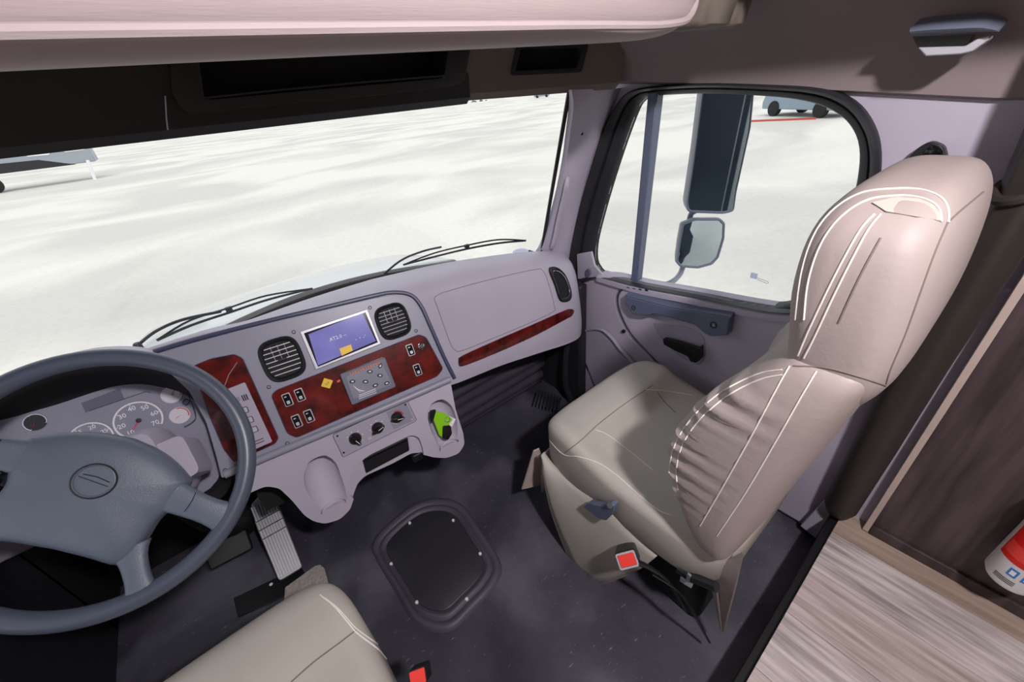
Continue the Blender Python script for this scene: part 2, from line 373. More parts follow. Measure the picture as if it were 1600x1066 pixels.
mk('rear_panel', *box_g((0.28, -0.8, 2.03), (2.6, 4.5, 0.06)), 'rear_wall', ce)
mk('bunk_front', *box_g((0.28, 1.42, 1.9), (2.6, 0.06, 0.56)), 'rear_wall', ce)
mk('bunk_left', *box_g((-0.9, 0.6, 1.9), (0.06, 1.7, 0.56)), 'rear_wall', ce)
mk('bunk_right', *box_g((1.45, 0.6, 1.9), (0.06, 1.7, 0.56)), 'rear_wall', ce)
mk('cab_headliner', *box_g((0.28, 1.01, 1.635), (2.4, 0.80, 0.04)), 'headliner', ce)
mk('left_soffit', *box_g((-0.75, 0.12, 1.635), (0.4, 0.66, 0.04)), 'headliner', ce)
# right soffit and wall trim above the passenger door (profile swept fore-aft)
prof = [(1.262, 1.290), (1.236, 1.299), (1.233, 1.36), (1.220, 1.42), (1.178, 1.48), (1.11, 1.525), (1.02, 1.555), (0.93, 1.572), (0.895, 1.567), (0.885, 1.58), (0.885, 1.66), (1.3, 1.66), (1.3, 1.290)]
rings = []
for Y in (-0.22, 0.1, 0.4, 0.7, 0.86, 0.95, 1.02):
    k = max(0, (Y-0.7)/0.32); dx = -0.10*k*k
    rings.append([V((x+(dx if x < 1.29 else 0), Y, z + 0.105*max(0, Y)*(1 if z < 1.35 else 0.35 if z < 1.37 else 0.1))) for x, z in prof])
ts = loft('trim_1', rings, 'trim_pink'); tag(ts, 'taupe moulded headliner trim above the passenger door', kind='structure')
# ------------------------------------------------------------------ firewall
fw = struct('wall_front', 'dark firewall and footwell under the dashboard', (0.3, 1.5, 0))
mk('firewall', *box_g((0.28, 1.60, 0.15), (2.2, 0.05, 1.0)), 'black_soft', fw)
rings = []
for i in range(13):
    X = 0.36 + 0.80*i/12; L = []
    for j in range(41):
        t = j/40; Y = 1.21 + 0.13*t; z = 0.60 - 0.585*t
        wv = 0.006*math.sin(j*1.25) + 0.004*math.sin(j*0.5 + X*6)
        L.append(V((X, Y - wv, z)))
    rings.append(L)
mk('ribbed_mat', *loft_g(rings, cap=False, closed=False), 'mat_ribbed', fw, solid=0.012)
for px, py in ((781, 641), (818, 623)): 
    p = at(px, py, Y=1.40); mk('rivet', *lathe_g(Frame(p, (1, 0, 0), (0, 0.3, 1)), [(0.004, 0), (0.003, 0.002), (0.0005, 0.003)], 10), 'steel', fw)
Fk = Frame((1.14, 1.20, 0.05), (0, -1, 0), (0, 0, 1))
mk('kick_panel', *box_g((1.205, 1.25, 0.33), (0.05, 0.36, 0.66)), 'rubber', fw, bev=0.01)
mk('kick_corner', *box_g((1.205, 1.53, 0.33), (0.05, 0.22, 0.66)), 'black_soft', fw)
for k in range(8):
    q = Frame(at(858, 628, Z=0.06), (0.80, 0.6, 0), (-0.6, 0.80, 0.35))
    mk('foot_grille', *fbox_g(q, -0.05, 0.05, -0.055+k*0.016, -0.047+k*0.016, 0, 0.014), 'rubber', fw, bev=0.002)
tube('foam_strip', cr([at(889, 525, Y=1.13), at(884, 560, Y=1.13), at(884, 600, Y=1.12), at(893, 625, Y=1.1)], 5), 0.016, 'rubber', fw, n=8)

# ------------------------------------------------------------------ windshield
XC = 0.27
def ws(s, t):
    """s -1..1 across, t 0 bottom .. 1 top"""
    hb, ht = 0.84, 0.76
    x = XC + s*(hb*(1-t)+ht*t); yb = 1.60 - 0.365*s*s; yt = 1.16 - 0.185*s*s
    return V((x, yb*(1-t)+yt*t, 0.79*(1-t)+1.405*t))
w1 = struct('window_1', 'large curved windshield with thin black seal', (XC, 1.6, 0.79))
G = [[ws(-1+2*i/28, -0.02+1.06*j/10) for i in range(29)] for j in range(11)]
mk('glass_pane', *loft_g(G, cap=False, closed=False), 'glass', w1)
edge = [ws(1, 0)]+[ws(1, k/8) for k in range(1, 9)]
ol = [ws(-1+0.06*k, 0) for k in range(33)]+[ws(0.985, 0.012)]+[ws(1, 0.03+0.94*k/12) for k in range(13)]+[ws(0.98, 0.99)]+[ws(0.95-0.06*k, 1) for k in range(33)]+[ws(-1, 1-k/12) for k in range(13)]
tube('seal', [p+V((0, -0.004, 0)) for p in ol], 0.007, 'black', w1, n=6, closed=True)
st = mk('windshield_sticker', *prism_g(Frame(ws(0.915, 0.045)+V((0, -0.006, 0)), (0.78, -0.6, 0), ws(0.9, 0.5)-ws(0.9, 0)), ell(0.034, 0.017), 0, 0.0008), 'paper'); tag(st, 'pale oval sticker on the windshield near the right lower corner', 'sticker')

# ------------------------------------------------------------------ A pillar trim
tp = struct('trim_2', 'pale lavender windshield pillar trim', at(875, 400, X=1.15))
lft = [(838, 400), (848, 385), (860, 350), (872, 310), (884, 255), (892, 200), (896, 165), (893, 140)]
lX = [1.10, 1.098, 1.09, 1.078, 1.06, 1.042, 1.03, 1.02]
rgt = [(886, 430), (890, 395), (897, 360), (907, 315), (922, 260), (940, 205), (955, 165), (966, 138)]
L0 = [at(*p, X=x) for p, x in zip(lft, lX)]; R0 = [at(*p, X=1.225) for p in rgt]
rings = []
for a, b in zip(cr(L0, 3), cr(R0, 3)):
    m = a.lerp(b, 0.5) + V((-0.012, -0.012, 0)); r_ = [a+V((0.01, 0.03, 0)), a, a.lerp(m, 0.5)+V((-0.004, -0.004, 0)), m, m.lerp(b, 0.55)+V((-0.002, -0.002, 0)), b, b+V((0.03, 0.01, 0))]
    rings.append(r_)
ap = mk('pillar_cover', *loft_g(rings, cap=False, closed=False), 'lavender', tp, angle=60)
SA = Surf(ap)
gp = SA.line([(887, 278), (884, 300), (876, 335), (868, 370), (862, 388)], 0.0, 6)
gr = [p + V((-0.016, -0.014, 0))*min(1, 2.2*math.sin(math.pi*i/(len(gp)-1))) for i, p in enumerate(gp)]
tube('grab_handle', gr, [0.008+0.004*math.sin(math.pi*i/(len(gr)-1)) for i in range(len(gr))], 'lavender', tp, n=10)
h = SA.hit(909, 209, 0.0); mk('screw', *lathe_g(Frame(h, (0.8, -0.6, 0), (0, 0.2, 1)), [(0.005, -0.001), (0.005, 0.001), (0.002, 0.0015)], 10), 'black', tp)
# right front bottom seal next to the pillar and dash corner
# ------------------------------------------------------------------ passenger door
XD, XG = 1.25, 1.295
FD = Frame((XD, 0, 0), (0, -1, 0), (0, 0, 1))            # u runs rearwards, normal points into the cab (-X)
assert FD.n.x < -0.9
win_px = [(931, 402), (933, 375), (944, 330), (960, 275), (978, 220), (996, 172), (1006, 157), (1022, 150), (1100, 146), (1200, 150), (1262, 158), (1302, 172), (1330, 195), (1344, 230), (1341, 280), (1325, 345), (1302, 415), (1285, 445), (1255, 465), (1215, 474), (1160, 467), (1080, 452), (1000, 439), (950, 428), (936, 417)]
inner = [at(x, y, X=XG) for x, y in win_px]; inner = [(p.y, p.z) for p in cr(inner, 4, True)]
ring_px = [(886, 445), (892, 385), (905, 325), (925, 262), (943, 205), (963, 165), (985, 143), (1020, 135), (1100, 130), (1200, 132), (1285, 138), (1335, 158), (1364, 195), (1375, 240), (1370, 300), (1352, 365), (1325, 440), (1300, 478), (1262, 488), (1215, 486), (1160, 477), (1080, 461), (1000, 446), (944, 433), (915, 440)]
outer = [at(x, y, X=1.238) for x, y in ring_px]; outer = [(p.y, p.z) for p in cr(outer, 4, True)]
d1 = struct('door_1', 'passenger door with lavender panel and black-framed window', (XD, 0.5, 0))
# door / wall skin around the opening as one shell with a hole
def hole_wall(name, rect, hole, X, mat, parent, th=0.05):
    n = len(hole); y0, y1, z0, z1 = rect; cy = sum(h[0] for h in hole)/n; cz = sum(h[1] for h in hole)/n; out = []
    for y, z in hole:
        dy, dz = y-cy, z-cz; ks = []
        if dy > 0: ks.append((y1-cy)/dy)
        if dy < 0: ks.append((y0-cy)/dy)
        if dz > 0: ks.append((z1-cz)/dz)
        if dz < 0: ks.append((z0-cz)/dz)
        k = min(ks); out.append((cy+dy*k, cz+dz*k))
    A = [V((X, *p)) for p in hole]; B = [V((X, *p)) for p in out]; A2 = [p+V((th, 0, 0)) for p in A]; B2 = [p+V((th, 0, 0)) for p in B]
    return mk(name, *loft_g([A2, A, B, B2], cap=False), mat, parent)
skin_hole = [(y, z) for y, z in outer]
hole_wall('door_shell', (-0.24, 1.17, -0.02, 1.42), skin_hole, 1.252, 'lavender', d1, 0.06)
# rubber frame: sweep between outer and inner outline
n = len(inner)
rr = []
for t, X, in ((0.0, 1.275), (0.0, 1.232), (0.16, 1.224), (0.34, 1.234), (0.42, 1.262), (0.55, 1.258), (0.86, 1.268), (1.0, 1.288), (1.0, 1.31)):
    rr.append([V((X, a[0]*(1-t)+b[0]*t, a[1]*(1-t)+b[1]*t)) for a, b in zip(outer, inner)])
mk('window_seal', *loft_g(rr, cap=False), 'rubber', d1, angle=50)
gl = [V((XG, y, z)) for y, z in inner]
mk('glass_pane', *prism_g(FD, [(-y, z) for y, z in inner], -(XG-XD)-0.002, -(XG-XD)+0.002), 'glass', d1, smooth=False)
a, b = at(1026, 140, X=XG-0.012), at(994, 446, X=XG-0.012); wd = V((0, 0.019, 0))
mk('divider_bar', *prism_g(FD, [(-(a.y+0.017), a.z), (-(a.y-0.017), a.z), (-(b.y-0.014), b.z), (-(b.y+0.014), b.z)], -0.05, -0.012), 'handle_blue', d1, bev=0.004)
# inner panels, a little proud of the shell
def dpx(pts, X): return [(-at(x, y, X=X).y, at(x, y, X=X).z) for x, y in pts]
XP = 1.236
sill = [(975, 449), (1080, 466), (1160, 482), (1215, 492), (1262, 494), (1300, 486), (1330, 460)]
pan = dpx([(975, 450), (966, 462), (968, 485), (985, 520), (1015, 553), (1046, 585)], XP)
main = [tuple(p)[:2] for p in cr([V((*p, 0)) for p in pan], 4)] + [(-0.50, 0.02), (0.23, 0.02), (0.23, 1.02)] + dpx([(1345, 455), (1318, 490), (1285, 502), (1240, 502), (1160, 487), (1080, 470), (1000, 455)], XP)
prism('door_panel', FD, main, -0.004, 0.014, 'lavender', d1, bev=0.005)
kick = [tuple(p)[:2] for p in cr([V((*p, 0)) for p in dpx([(970, 451), (961, 462), (963, 487), (980, 523), (1010, 556), (1041, 588)], XP)], 4)] + [(-0.53, 0.02), (-1.15, 0.02)] + dpx([(902, 470), (899, 398), (922, 394), (927, 415), (945, 437)], XP)
prism('front_panel', FD, kick, -0.004, 0.008, 'lavender', d1, bev=0.004)
tube('panel_seam', [V((XP-0.002, -p[0], p[1])) for p in main[:21]], 0.0018, 'black', d1, n=6)
# map pocket arch on the front panel
mp_ = [at(x, y, X=1.222) for x, y in [(900, 535), (915, 517), (938, 515), (955, 528), (968, 545), (985, 563), (1000, 580)]]
tube('pocket_rim', cr(mp_, 5), 0.006, 'lavender_deep', d1, n=8)
prism('pocket_face', FD, [(-p.y, p.z) for p in cr(mp_, 3)]+[(-0.62, 0.1), (-1.0, 0.1)], 0.012, 0.022, 'lavender_deep', d1, bev=0.003)
mk('latch_plate', *prism_g(FD, fillet(dpx([(899, 540), (908, 538), (910, 585), (901, 587)], 1.22), 0.004), 0.02, 0.034), 'steel', d1, bev=0.002)
# sill top ledge
ld = [at(x, y, X=1.238) for x, y in [(935, 428), (1000, 446), (1080, 461), (1160, 477), (1215, 486), (1262, 488), (1300, 478)]]
loft('sill_ledge', [[p+V((0.05, 0, 0.000)), p+V((0.0, 0, -0.003)), p+V((-0.014, 0, -0.010)), p+V((-0.012, 0, -0.03)), p+V((0.05, 0, -0.03))] for p in cr(ld, 5)], 'lavender', d1, angle=60)
for k in range(4):
    p = at(984+k*9.5, 448+k*1.6, X=1.236); mk('vent_slot', *box_g(p+V((-0.006, 0, 0)), (0.012, 0.014, 0.005)), 'black', d1, bev=0.001)
# pull handle bar
def hpx(x, y, X=1.20): return at(x, y, X=X)
top = [(977, 462), (1010, 471), (1050, 481), (1100, 489), (1141, 496)]; bot = [(978, 477), (990, 492), (1012, 494), (1022, 490), (1055, 499), (1085, 507), (1103, 522), (1112, 526), (1137, 524)]
poly = fillet([(-hpx(*p).y, hpx(*p).z) for p in top+bot[::-1]], 0.006, 3)
pull = prism('pull_handle', FD, poly, 0.020, 0.052, 'handle_blue', d1, bev=0.004)
tp_ = [hpx(*p, 1.198) for p in top]
loft('pull_handle_top', [[p+V((0, 0, 0.002)), p+V((0.036, 0, 0.010)), p+V((0.036, 0, -0.004)), p+V((0.002, 0, -0.008))] for p in cr(tp_, 4)], 'handle_blue', d1)
for q, r_ in (((990, 481), 0.009), ((1115, 508), 0.012)):
    p = hpx(*q, 1.198); F = Frame(p, (0, -1, 0), (0, 0, 1)); b_ = lathe('screw_cap', F, [(r_, -0.004), (r_, 0.001), (r_*0.75, 0.002), (r_*0.7, -0.002), (0.001, -0.002)], 'black', d1)
mk('lock_slot', *lathe_g(Frame(hpx(1115, 508, 1.196), (0, -1, 0), (0, 0, 1)), [(0.006, -0.003), (0.005, 0.001), (0.001, 0.001)], 10, sv=1.2, su=0.5), 'steel', d1)
# recess behind lever, lever
rec = fillet(dpx([(1015, 505), (1070, 512), (1098, 528), (1100, 560), (1090, 575), (1060, 560), (1032, 535)], 1.222), 0.02, 4)
mk('lever_recess', *prism_g(FD, rec, 0.008, 0.0165), 'lavender_deep', d1, bev=0.003)
lv = [(-p.y, p.z) for p in (hpx(x, y, 1.205) for x, y in [(1036, 529), (1060, 535), (1092, 545), (1096, 540), (1096, 560), (1088, 567), (1079, 565), (1075, 557), (1055, 548), (1037, 538)])]
prism('door_lever', FD, fillet(lv, 0.004, 3), 0.03, 0.046, 'black', d1, bev=0.004)
p = hpx(1090, 552, 1.222); mk('lever_pivot', *lathe_g(Frame(p, (0, -1, 0), (0, 0, 1)), [(0.013, -0.005), (0.012, 0.016), (0.001, 0.016)], 16), 'black', d1)
for q, r_ in (((974, 518), 0.008),):
    p = at(*q, X=XP-0.002); mk('plug', *lathe_g(Frame(p, (0, -1, 0), (0, 0, 1)), [(r_, -0.006), (r_, 0.002), (r_*0.7, 0.003), (0.0008, 0.003)], 16), 'black', d1)
p = at(919, 426, X=1.232); mk('mirror_switch', *lathe_g(Frame(p, (0, -1, 0), (0, 0, 1)), [(0.016, -0.004), (0.015, 0.003), (0.009, 0.004), (0.008, -0.001), (0.0008, -0.001)], 18, sv=1.15, su=0.62), 'handle_blue', d1)
# small paper on the glass
pp = at(1178, 431, X=XG-0.006); st = mk('window_sticker', *prism_g(Frame(pp, (0, -1, 0), (0, 0.05, 1)), rrect(0.020, 0.018, 0.002, 2), 0, 0.0006), 'paper'); tag(st, 'small square white label on the passenger window', 'sticker')
stt = mk('label_loop', *tube_g([pp+V((0, -0.011, -0.004)), pp+V((0, -0.02, -0.005)), pp+V((0, -0.043, -0.008)), pp+V((0, -0.045, -0.012)), pp+V((0, -0.041, -0.0145)), pp+V((0, -0.012, -0.009))], 0.0006, 5, True), 'seam'); tag(stt, 'thin loop of wire beside the white label on the passenger window', 'wire loop')
# black belt anchor behind the seat
ba = thing('belt_anchor', 'black triangular seat belt anchor on the wall above the passenger seat', 'belt anchor', at(1450, 250, X=1.245))
tri = fillet(dpx([(1405, 262), (1438, 228), (1456, 220), (1476, 228), (1484, 262)], 1.235), 0.008, 4)
prism('cover', FD, tri, 0.0, 0.024, 'black', ba, bev=0.006)
p = at(1458, 238, X=1.225); lathe('bolt_cap', Frame(p, (0, -1, 0), (0, 0, 1)), [(0.014, -0.004), (0.013, 0.004), (0.008, 0.006), (0.0008, 0.006)], 'black_gloss', ba)
# grey bracket high on the wall
bk = thing('wall_bracket', 'grey moulded hook bracket high on the wall above the passenger window', 'bracket', at(1490, 70, X=1.17))
def bpx(pts, X): return [at(x, y, X=X) for x, y in pts]
tA = bpx([(1422, 44), (1450, 40), (1500, 37), (1535, 37), (1560, 46)], 1.13); tB = bpx([(1424, 55), (1450, 54), (1500, 52), (1535, 50), (1560, 50)], 1.13)
rings = [[a, a.lerp(b, 0.5)+V((-0.008, 0, 0)), b, b+V((0.05, 0, 0.012)), a+V((0.05, 0, 0.014))] for a, b in zip(cr(tA, 4), cr(tB, 4))]
loft('hood', rings, 'mirror_shell', bk, angle=60)
prism('recess', Frame((1.145, 0, 0), (0, -1, 0), (0, 0, 1)), [(-p.y, p.z) for p in bpx([(1426, 57), (1520, 54), (1510, 72), (1434, 74)], 1.145)], -0.03, 0.0, 'black_gloss', bk)
lp = bpx([(1434, 74), (1508, 72), (1528, 60), (1548, 55), (1545, 62), (1520, 80), (1500, 85), (1446, 88)], 1.14)
prism('lip', Frame((1.14, 0, 0), (0, -1, 0), (0, 0, 1)), [(-p.y, p.z) for p in lp], -0.035, 0.0, 'silver', bk, bev=0.002)

# ------------------------------------------------------------------ overhead: header console and bunk bolster
oc = thing('overhead_console', 'black overhead storage console above the windshield with long open pocket', 'console', (0.27, 1.05, 1.39))
YH = 1.05
def hy(X): return YH - 0.10*max(0, (X-0.75)/0.4)**2
FH = Frame((0, YH, 1.39), (1, 0, 0), (0, -0.10, 1))
rings = []
for X in [-0.72, -0.3, 0.0, 0.3, 0.5, 0.66, 0.72]:
    y = YH; rings.append([V((X, y+0.12, 1.385)), V((X, y+0.02, 1.380)), V((X, y, 1.395)), V((X, y-0.012, 1.50)), V((X, y-0.03, 1.62)), V((X, y+0.12, 1.62))])
sh = loft('shell', rings, 'console_dark', oc, angle=30)
SH = Surf(sh)
def pk(name, px, d0, d1, mat, r=0.02, par=oc, bev=0.0):
    return prism(name, FH, fillet(FH.uvs(px), r, 4), d0, d1, mat, par, bev=bev)
po = fillet(FH.uvs([(262, 88), (735, 60), (722, 130), (655, 142), (290, 178), (268, 150)]), 0.02, 4)
c_ = prism('pocket_surround', FH, po, -0.002, 0.012, 'console_dark', oc, bev=0.004)
cut(sh, prism_g(FH, fillet(FH.uvs([(308, 84), (700, 60), (690, 122), (318, 156)]), 0.012, 3), -0.09, 0.05)); cut(c_, prism_g(FH, fillet(FH.uvs([(308, 84), (700, 60), (690, 122), (318, 156)]), 0.012, 3), -0.09, 0.05))
tube('pocket_lip', [FH.P(*FH.uv(x, y), 0.012) for x, y in ((318, 152), (420, 141), (560, 128), (690, 118))], 0.003, 'black', oc, n=6)
tube('pull_cord', [at(258, 150, Y=1.03), at(260, 185, Y=1.03), at(262, 203, Y=1.03)], 0.0012, 'silver', oc, n=5)
# right end: taupe header corner with small vent pocket
hc = struct('trim_3', 'taupe moulded header corner above the windshield with small black pocket', (0.95, 1.0, 1.39))
rings = []
for i in range(13):
    X = 0.70 + 0.46*i/12; y = YH + 0.002 - 0.16*(i/12)**1.7; z0 = 1.392 - 0.012*(i/12)
    rings.append([V((X, y+0.14, z0)), V((X, y+0.02, z0-0.004)), V((X, y, z0+0.012)), V((X, y-0.012, 1.48)), V((X, y-0.04, 1.57)), V((X, y-0.08, 1.64)), V((X, y+0.14, 1.64))])
hs = loft('corner', rings, 'headliner', hc, angle=60)
SC = Surf(hs)
Fc = frame_on(SC, 858, 92)
vo = fillet(Fc.uvs([(806, 68), (918, 68), (907, 113), (796, 118)]), 0.008, 4); vi = fillet(Fc.uvs([(812, 76), (908, 75), (898, 105), (804, 110)]), 0.005, 4)
cut(hs, prism_g(Fc, vi, -0.05, 0.06))
mk('pocket_frame', *ring_g(Fc, vo, vi, -0.045, 0.010), 'black', hc, bev=0.002)
mk('pocket_back', *prism_g(Fc, vi, -0.045, -0.038), 'black_soft', hc)
# bunk bolster (padded board hanging at the rear edge of the cab roof)
bb = thing('bunk_bolster', 'long pale pink-beige padded bolster across the top of the cab', 'bolster', (0.2, 0.5, 1.46))
YB = 0.50
rings = []
xe = [-0.85, -0.6, -0.2, 0.1, 0.4, 0.6, 0.75, 0.82, 0.855, 0.872]
for X in xe:
    k = 1.0 if X < 0.75 else max(0.10, math.sqrt(max(0, 1-((X-0.75)/0.125)**2)))
    r_ = []
    zc = 1.56; hz = 0.112*(0.55+0.45*k); hy_ = 0.055*(0.3+0.7*k)
    for j in range(20):
        a = 2*math.pi*j/20; c, s = math.cos(a), math.sin(a)
        r_.append(V((X, YB+0.03 + hy_*math.copysign(abs(c)**0.7, c), zc + hz*math.copysign(abs(s)**0.6, s) + 0.008*(X-0.2))))
    rings.append(r_)
bo = loft('pad', rings, 'bolster_fabric', bb, angle=70, sub=1)
SB = Surf(bo)
tube('piping', cr([V((X, YB+0.03-0.0545, 1.465+0.008*(X-0.2))) for X in (-0.84, 0, 0.5, 0.74)]+[V((0.84, YB-0.005, 1.49)), V((0.878, YB+0.015, 1.55)), V((0.878, YB+0.015, 1.62))], 5), 0.006, 'bolster_fabric', bb, n=8)
# soffit panels right of the bolster
sf = thing('soffit_panel', 'grey-brown padded roof panel right of the bolster', 'roof panel', (1.0, 0.45, 1.55))
for i, (xa, xb) in enumerate(((0.885, 1.00), (1.006, 1.06))):
    rings = []
    for X in (xa, xa+0.01, (xa+xb)/2, xb-0.01, xb):
        e = 0.008 if X in (xa, xb) else 0
        rings.append([V((X, 0.50+e, 1.475+e)), V((X, 0.52, 1.47+e)), V((X, 0.60, 1.475+e)), V((X, 0.60, 1.64)), V((X, 0.475+e, 1.64)), V((X, 0.48+e, 1.55))])
    loft('panel', rings, 'headliner', sf, angle=60)

# lamp added behind the camera, in place of flash bounced off the ceiling
lm = thing('flash_stand_in', 'round white lamp added behind the camera in place of bounced flash', 'lamp', (0.25, -0.45, 2.0))
FL = Frame((0.25, -0.45, 2.0), (1, 0, 0), (0, -1, 0))
lathe('base', FL, [(0.09, 0), (0.09, 0.015), (0.08, 0.025), (0.001, 0.025)], 'white', lm)
lathe('lens', FL, [(0.07, 0.025), (0.065, 0.035), (0.001, 0.038)], 'lamp_lens', lm)
ad = bpy.data.lights.new('lamp_light', 'AREA'); ad.shape = 'DISK'; ad.size = 0.12; ad.energy = LAMP_E; ad.color = (1.0, 0.94, 0.96)
ao = bpy.data.objects.new('lamp_light', ad); col.objects.link(ao); ao.parent = lm; ao.location = (0, 0, -0.045)
ao.rotation_euler = V((0.30, 0.62, -0.72)).to_track_quat('-Z', 'Y').to_euler()
# ================================================================== DASHBOARD
db = thing('dashboard', 'lavender truck dashboard with burl wood inlays, vents and cup holders', 'dashboard', (0.25, 1.1, 0.5))
def glass_y(X): s = (X-XC)/0.84; return 1.60 - 0.365*min(1.0, s*s)
ST = {  # X: (crest Y,z) (face top) (face mid) (face bottom) (under)
    -0.72: ((1.34, 0.90), (1.31, 0.89), (1.30, 0.70), (1.30, 0.52), (1.36, 0.50)),
    -0.40: ((1.34, 0.905), (1.31, 0.895), (1.30, 0.70), (1.30, 0.52), (1.36, 0.50)),
    -0.10: ((1.33, 0.905), (1.30, 0.895), (1.29, 0.70), (1.28, 0.52), (1.36, 0.50)),
    0.02: ((1.24, 0.905), (1.18, 0.90), (1.16, 0.70), (1.15, 0.52), (1.26, 0.50)),
    0.20: ((1.21, 0.905), (1.15, 0.90), (1.12, 0.70), (1.12, 0.50), (1.25, 0.48)),
    0.42: ((1.21, 0.895), (1.15, 0.88), (1.115, 0.72), (1.09, 0.55), (1.25, 0.50)),
    0.50: ((1.22, 0.885), (1.155, 0.868), (1.11, 0.72), (1.065, 0.535), (1.25, 0.50)),
    0.70: ((1.20, 0.875), (1.13, 0.855), (1.08, 0.70), (1.04, 0.525), (1.22, 0.49)),
    0.90: ((1.16, 0.855), (1.095, 0.833), (1.04, 0.68), (1.012, 0.505), (1.20, 0.47)),
    1.03: ((1.13, 0.835), (1.07, 0.808), (1.02, 0.66), (1.003, 0.485), (1.2, 0.45)),
    1.12: ((1.11, 0.805), (1.07, 0.780), (1.03, 0.63), (1.015, 0.475), (1.2, 0.45)),
    1.17: ((1.12, 0.775), (1.095, 0.755), (1.065, 0.62), (1.055, 0.49), (1.2, 0.47)),
    1.20: ((1.15, 0.75), (1.14, 0.73), (1.125, 0.62), (1.12, 0.51), (1.2, 0.49)),
}
rings = []
for X, (c0, t0, m0, b0, u0) in ST.items():
    gy = max(glass_y(X)-0.012, c0[0]+0.03)
    ctrl = [V((X, gy, 0.785)), V((X, gy-0.02, 0.805)), V((X, (gy+c0[0])/2, (0.815+c0[1])/2+0.008)), V((X, *c0)), V((X, t0[0]+0.004, t0[1]-0.004)), V((X, (t0[0]*0.6+m0[0]*0.4)-0.004, t0[1]*0.6+m0[1]*0.4)), V((X, *m0)), V((X, (m0[0]+b0[0])/2-0.004, (m0[1]+b0[1])/2)), V((X, *b0)), V((X, b0[0]+0.02, b0[1]-0.018)), V((X, *u0))]
    rings.append(cr(ctrl, 4)+[V((X, gy, 0.6))])
# smooth along X
def resample(rings, n):
    cols = list(zip(*rings)); out = [cr(c, n) for c in cols]; return [list(r) for r in zip(*out)]
body = loft('dash_body', resample(rings, 5), 'lavender', db, angle=60)
SD = Surf(body)
# ---- centre bezel
FB = Frame((-0.046, 1.02, 0.65), (0.989, -0.1455, 0), (0.064, 0.4335, 0.899))
bz = [(236, 556), (300, 536), (400, 510), (500, 486), (580, 467), (612, 461), (638, 464), (654, 480), (668, 510), (690, 560), (706, 590), (696, 598), (560, 655), (440, 705), (362, 742), (346, 748), (338, 715), (322, 660), (296, 612), (262, 580)]
bez = prism('bezel', FB, fillet(FB.uvs(bz), 0.006, 3), -0.10, 0.0, 'bezel', db, bev=0.004)
tube('bezel_lip', cr([FB.P(*FB.uv(x, y), -0.004) for x, y in [(240, 550), (300, 532), (400, 506), (500, 482), (580, 463), (614, 457), (642, 461), (658, 478), (672, 508), (694, 558), (711, 592)]], 5), 0.0065, 'bezel_dark', db, n=8)
tube('bezel_rail', cr([FB.P(*FB.uv(x, y), 0.004) for x, y in [(352, 741), (440, 704), (560, 654), (640, 620), (702, 593)]], 5), 0.0105, 'bezel', db, n=12)
def bp(name, pts, d0, d1, mat, par=db, r=0.0, bev=0.0, F=FB, n=4, **k):
    q = F.uvs(pts)
    if r: q = fillet(q, r, n)
    return prism(name, F, q, d0, d1, mat, par, bev=bev, **k)
w1p = bp('wood_inlay', [(424, 618), (432, 610), (655, 523), (666, 528), (692, 576), (683, 588), (463, 684), (449, 677)], -0.004, 0.0015, 'burl', r=0.008, bev=0.0008)
mk('inlay_groove', *tube_g([FB.P(*p, 0.0006) for p in fillet(FB.uvs([(424, 618), (432, 610), (655, 523), (666, 528), (692, 576), (683, 588), (463, 684), (449, 677)]), 0.008, 4)], 0.0014, 5, True), 'bezel_dark', db)
bp('wood_inlay', [(303, 572), (330, 561), (366, 554), (379, 560), (435, 684), (430, 693), (366, 722), (350, 702), (330, 655), (312, 605)], -0.004, 0.0015, 'burl', r=0.006, bev=0.0008)
mk('inlay_groove', *tube_g([FB.P(*p, 0.0006) for p in fillet(FB.uvs([(303, 572), (330, 561), (366, 554), (379, 560), (435, 684), (430, 693), (366, 722), (350, 702), (330, 655), (312, 605)]), 0.006, 4)], 0.0014, 5, True), 'bezel_dark', db)
tube('inlay_line', [FB.P(*FB.uv(x, y), 0.0018) for x, y in ((371, 566), (358, 585), (350, 606))], 0.0006, 'silver', db, n=5)
kp = bp('switch_plate', [(345, 612), (383, 597), (426, 690), (392, 705)], 0.0015, 0.004, 'lavender_deep', r=0.004, bev=0.001)
for i, (x, y) in enumerate(((382, 641), (390, 656), (397, 671))):
    u, v = FB.uv(x, y); f = FB.sub(u, v, 0.004); b_ = prism('push_button', f, rrect(0.0155, 0.0135, 0.003), 0, 0.0035, 'silver', db, bev=0.001)
    prism('button_rim', f, rrect(0.0185, 0.0165, 0.004), 0, 0.0012, 'print_dark', b_)
u, v = FB.uv(368, 625); f = FB.sub(u, v, 0.004); prism('push_button', f, rrect(0.020, 0.012, 0.002), 0, 0.003, 'gauge_face', db, bev=0.001)
for k in range(3):
    u, v = FB.uv(380+k*3.2, 622-k*1.0); prism('stripe_mark', FB.sub(u, v, 0.004), rrect(0.0028, 0.016, 0.0005, 1), 0, 0.0006, 'print_dark', db)
for k in range(2):
    u, v = FB.uv(405+k*1.5, 687+k*4); prism('stripe_mark', FB.sub(u, v, 0.004), rrect(0.021, 0.002, 0.0004, 1), 0, 0.0005, 'print_dark', db)
for x, y in ((459, 519), (578, 481), (650, 517), (420, 605), (449, 693), (352, 735)):
    lathe('screw', FB, [(0.0052, -0.001), (0.0052, 0.0006), (0.0036, 0.0012), (0.0032, -0.0005), (0.0004, -0.0005)], 'print_dark', db, n=12, u=FB.uv(x, y)[0], v=FB.uv(x, y)[1])
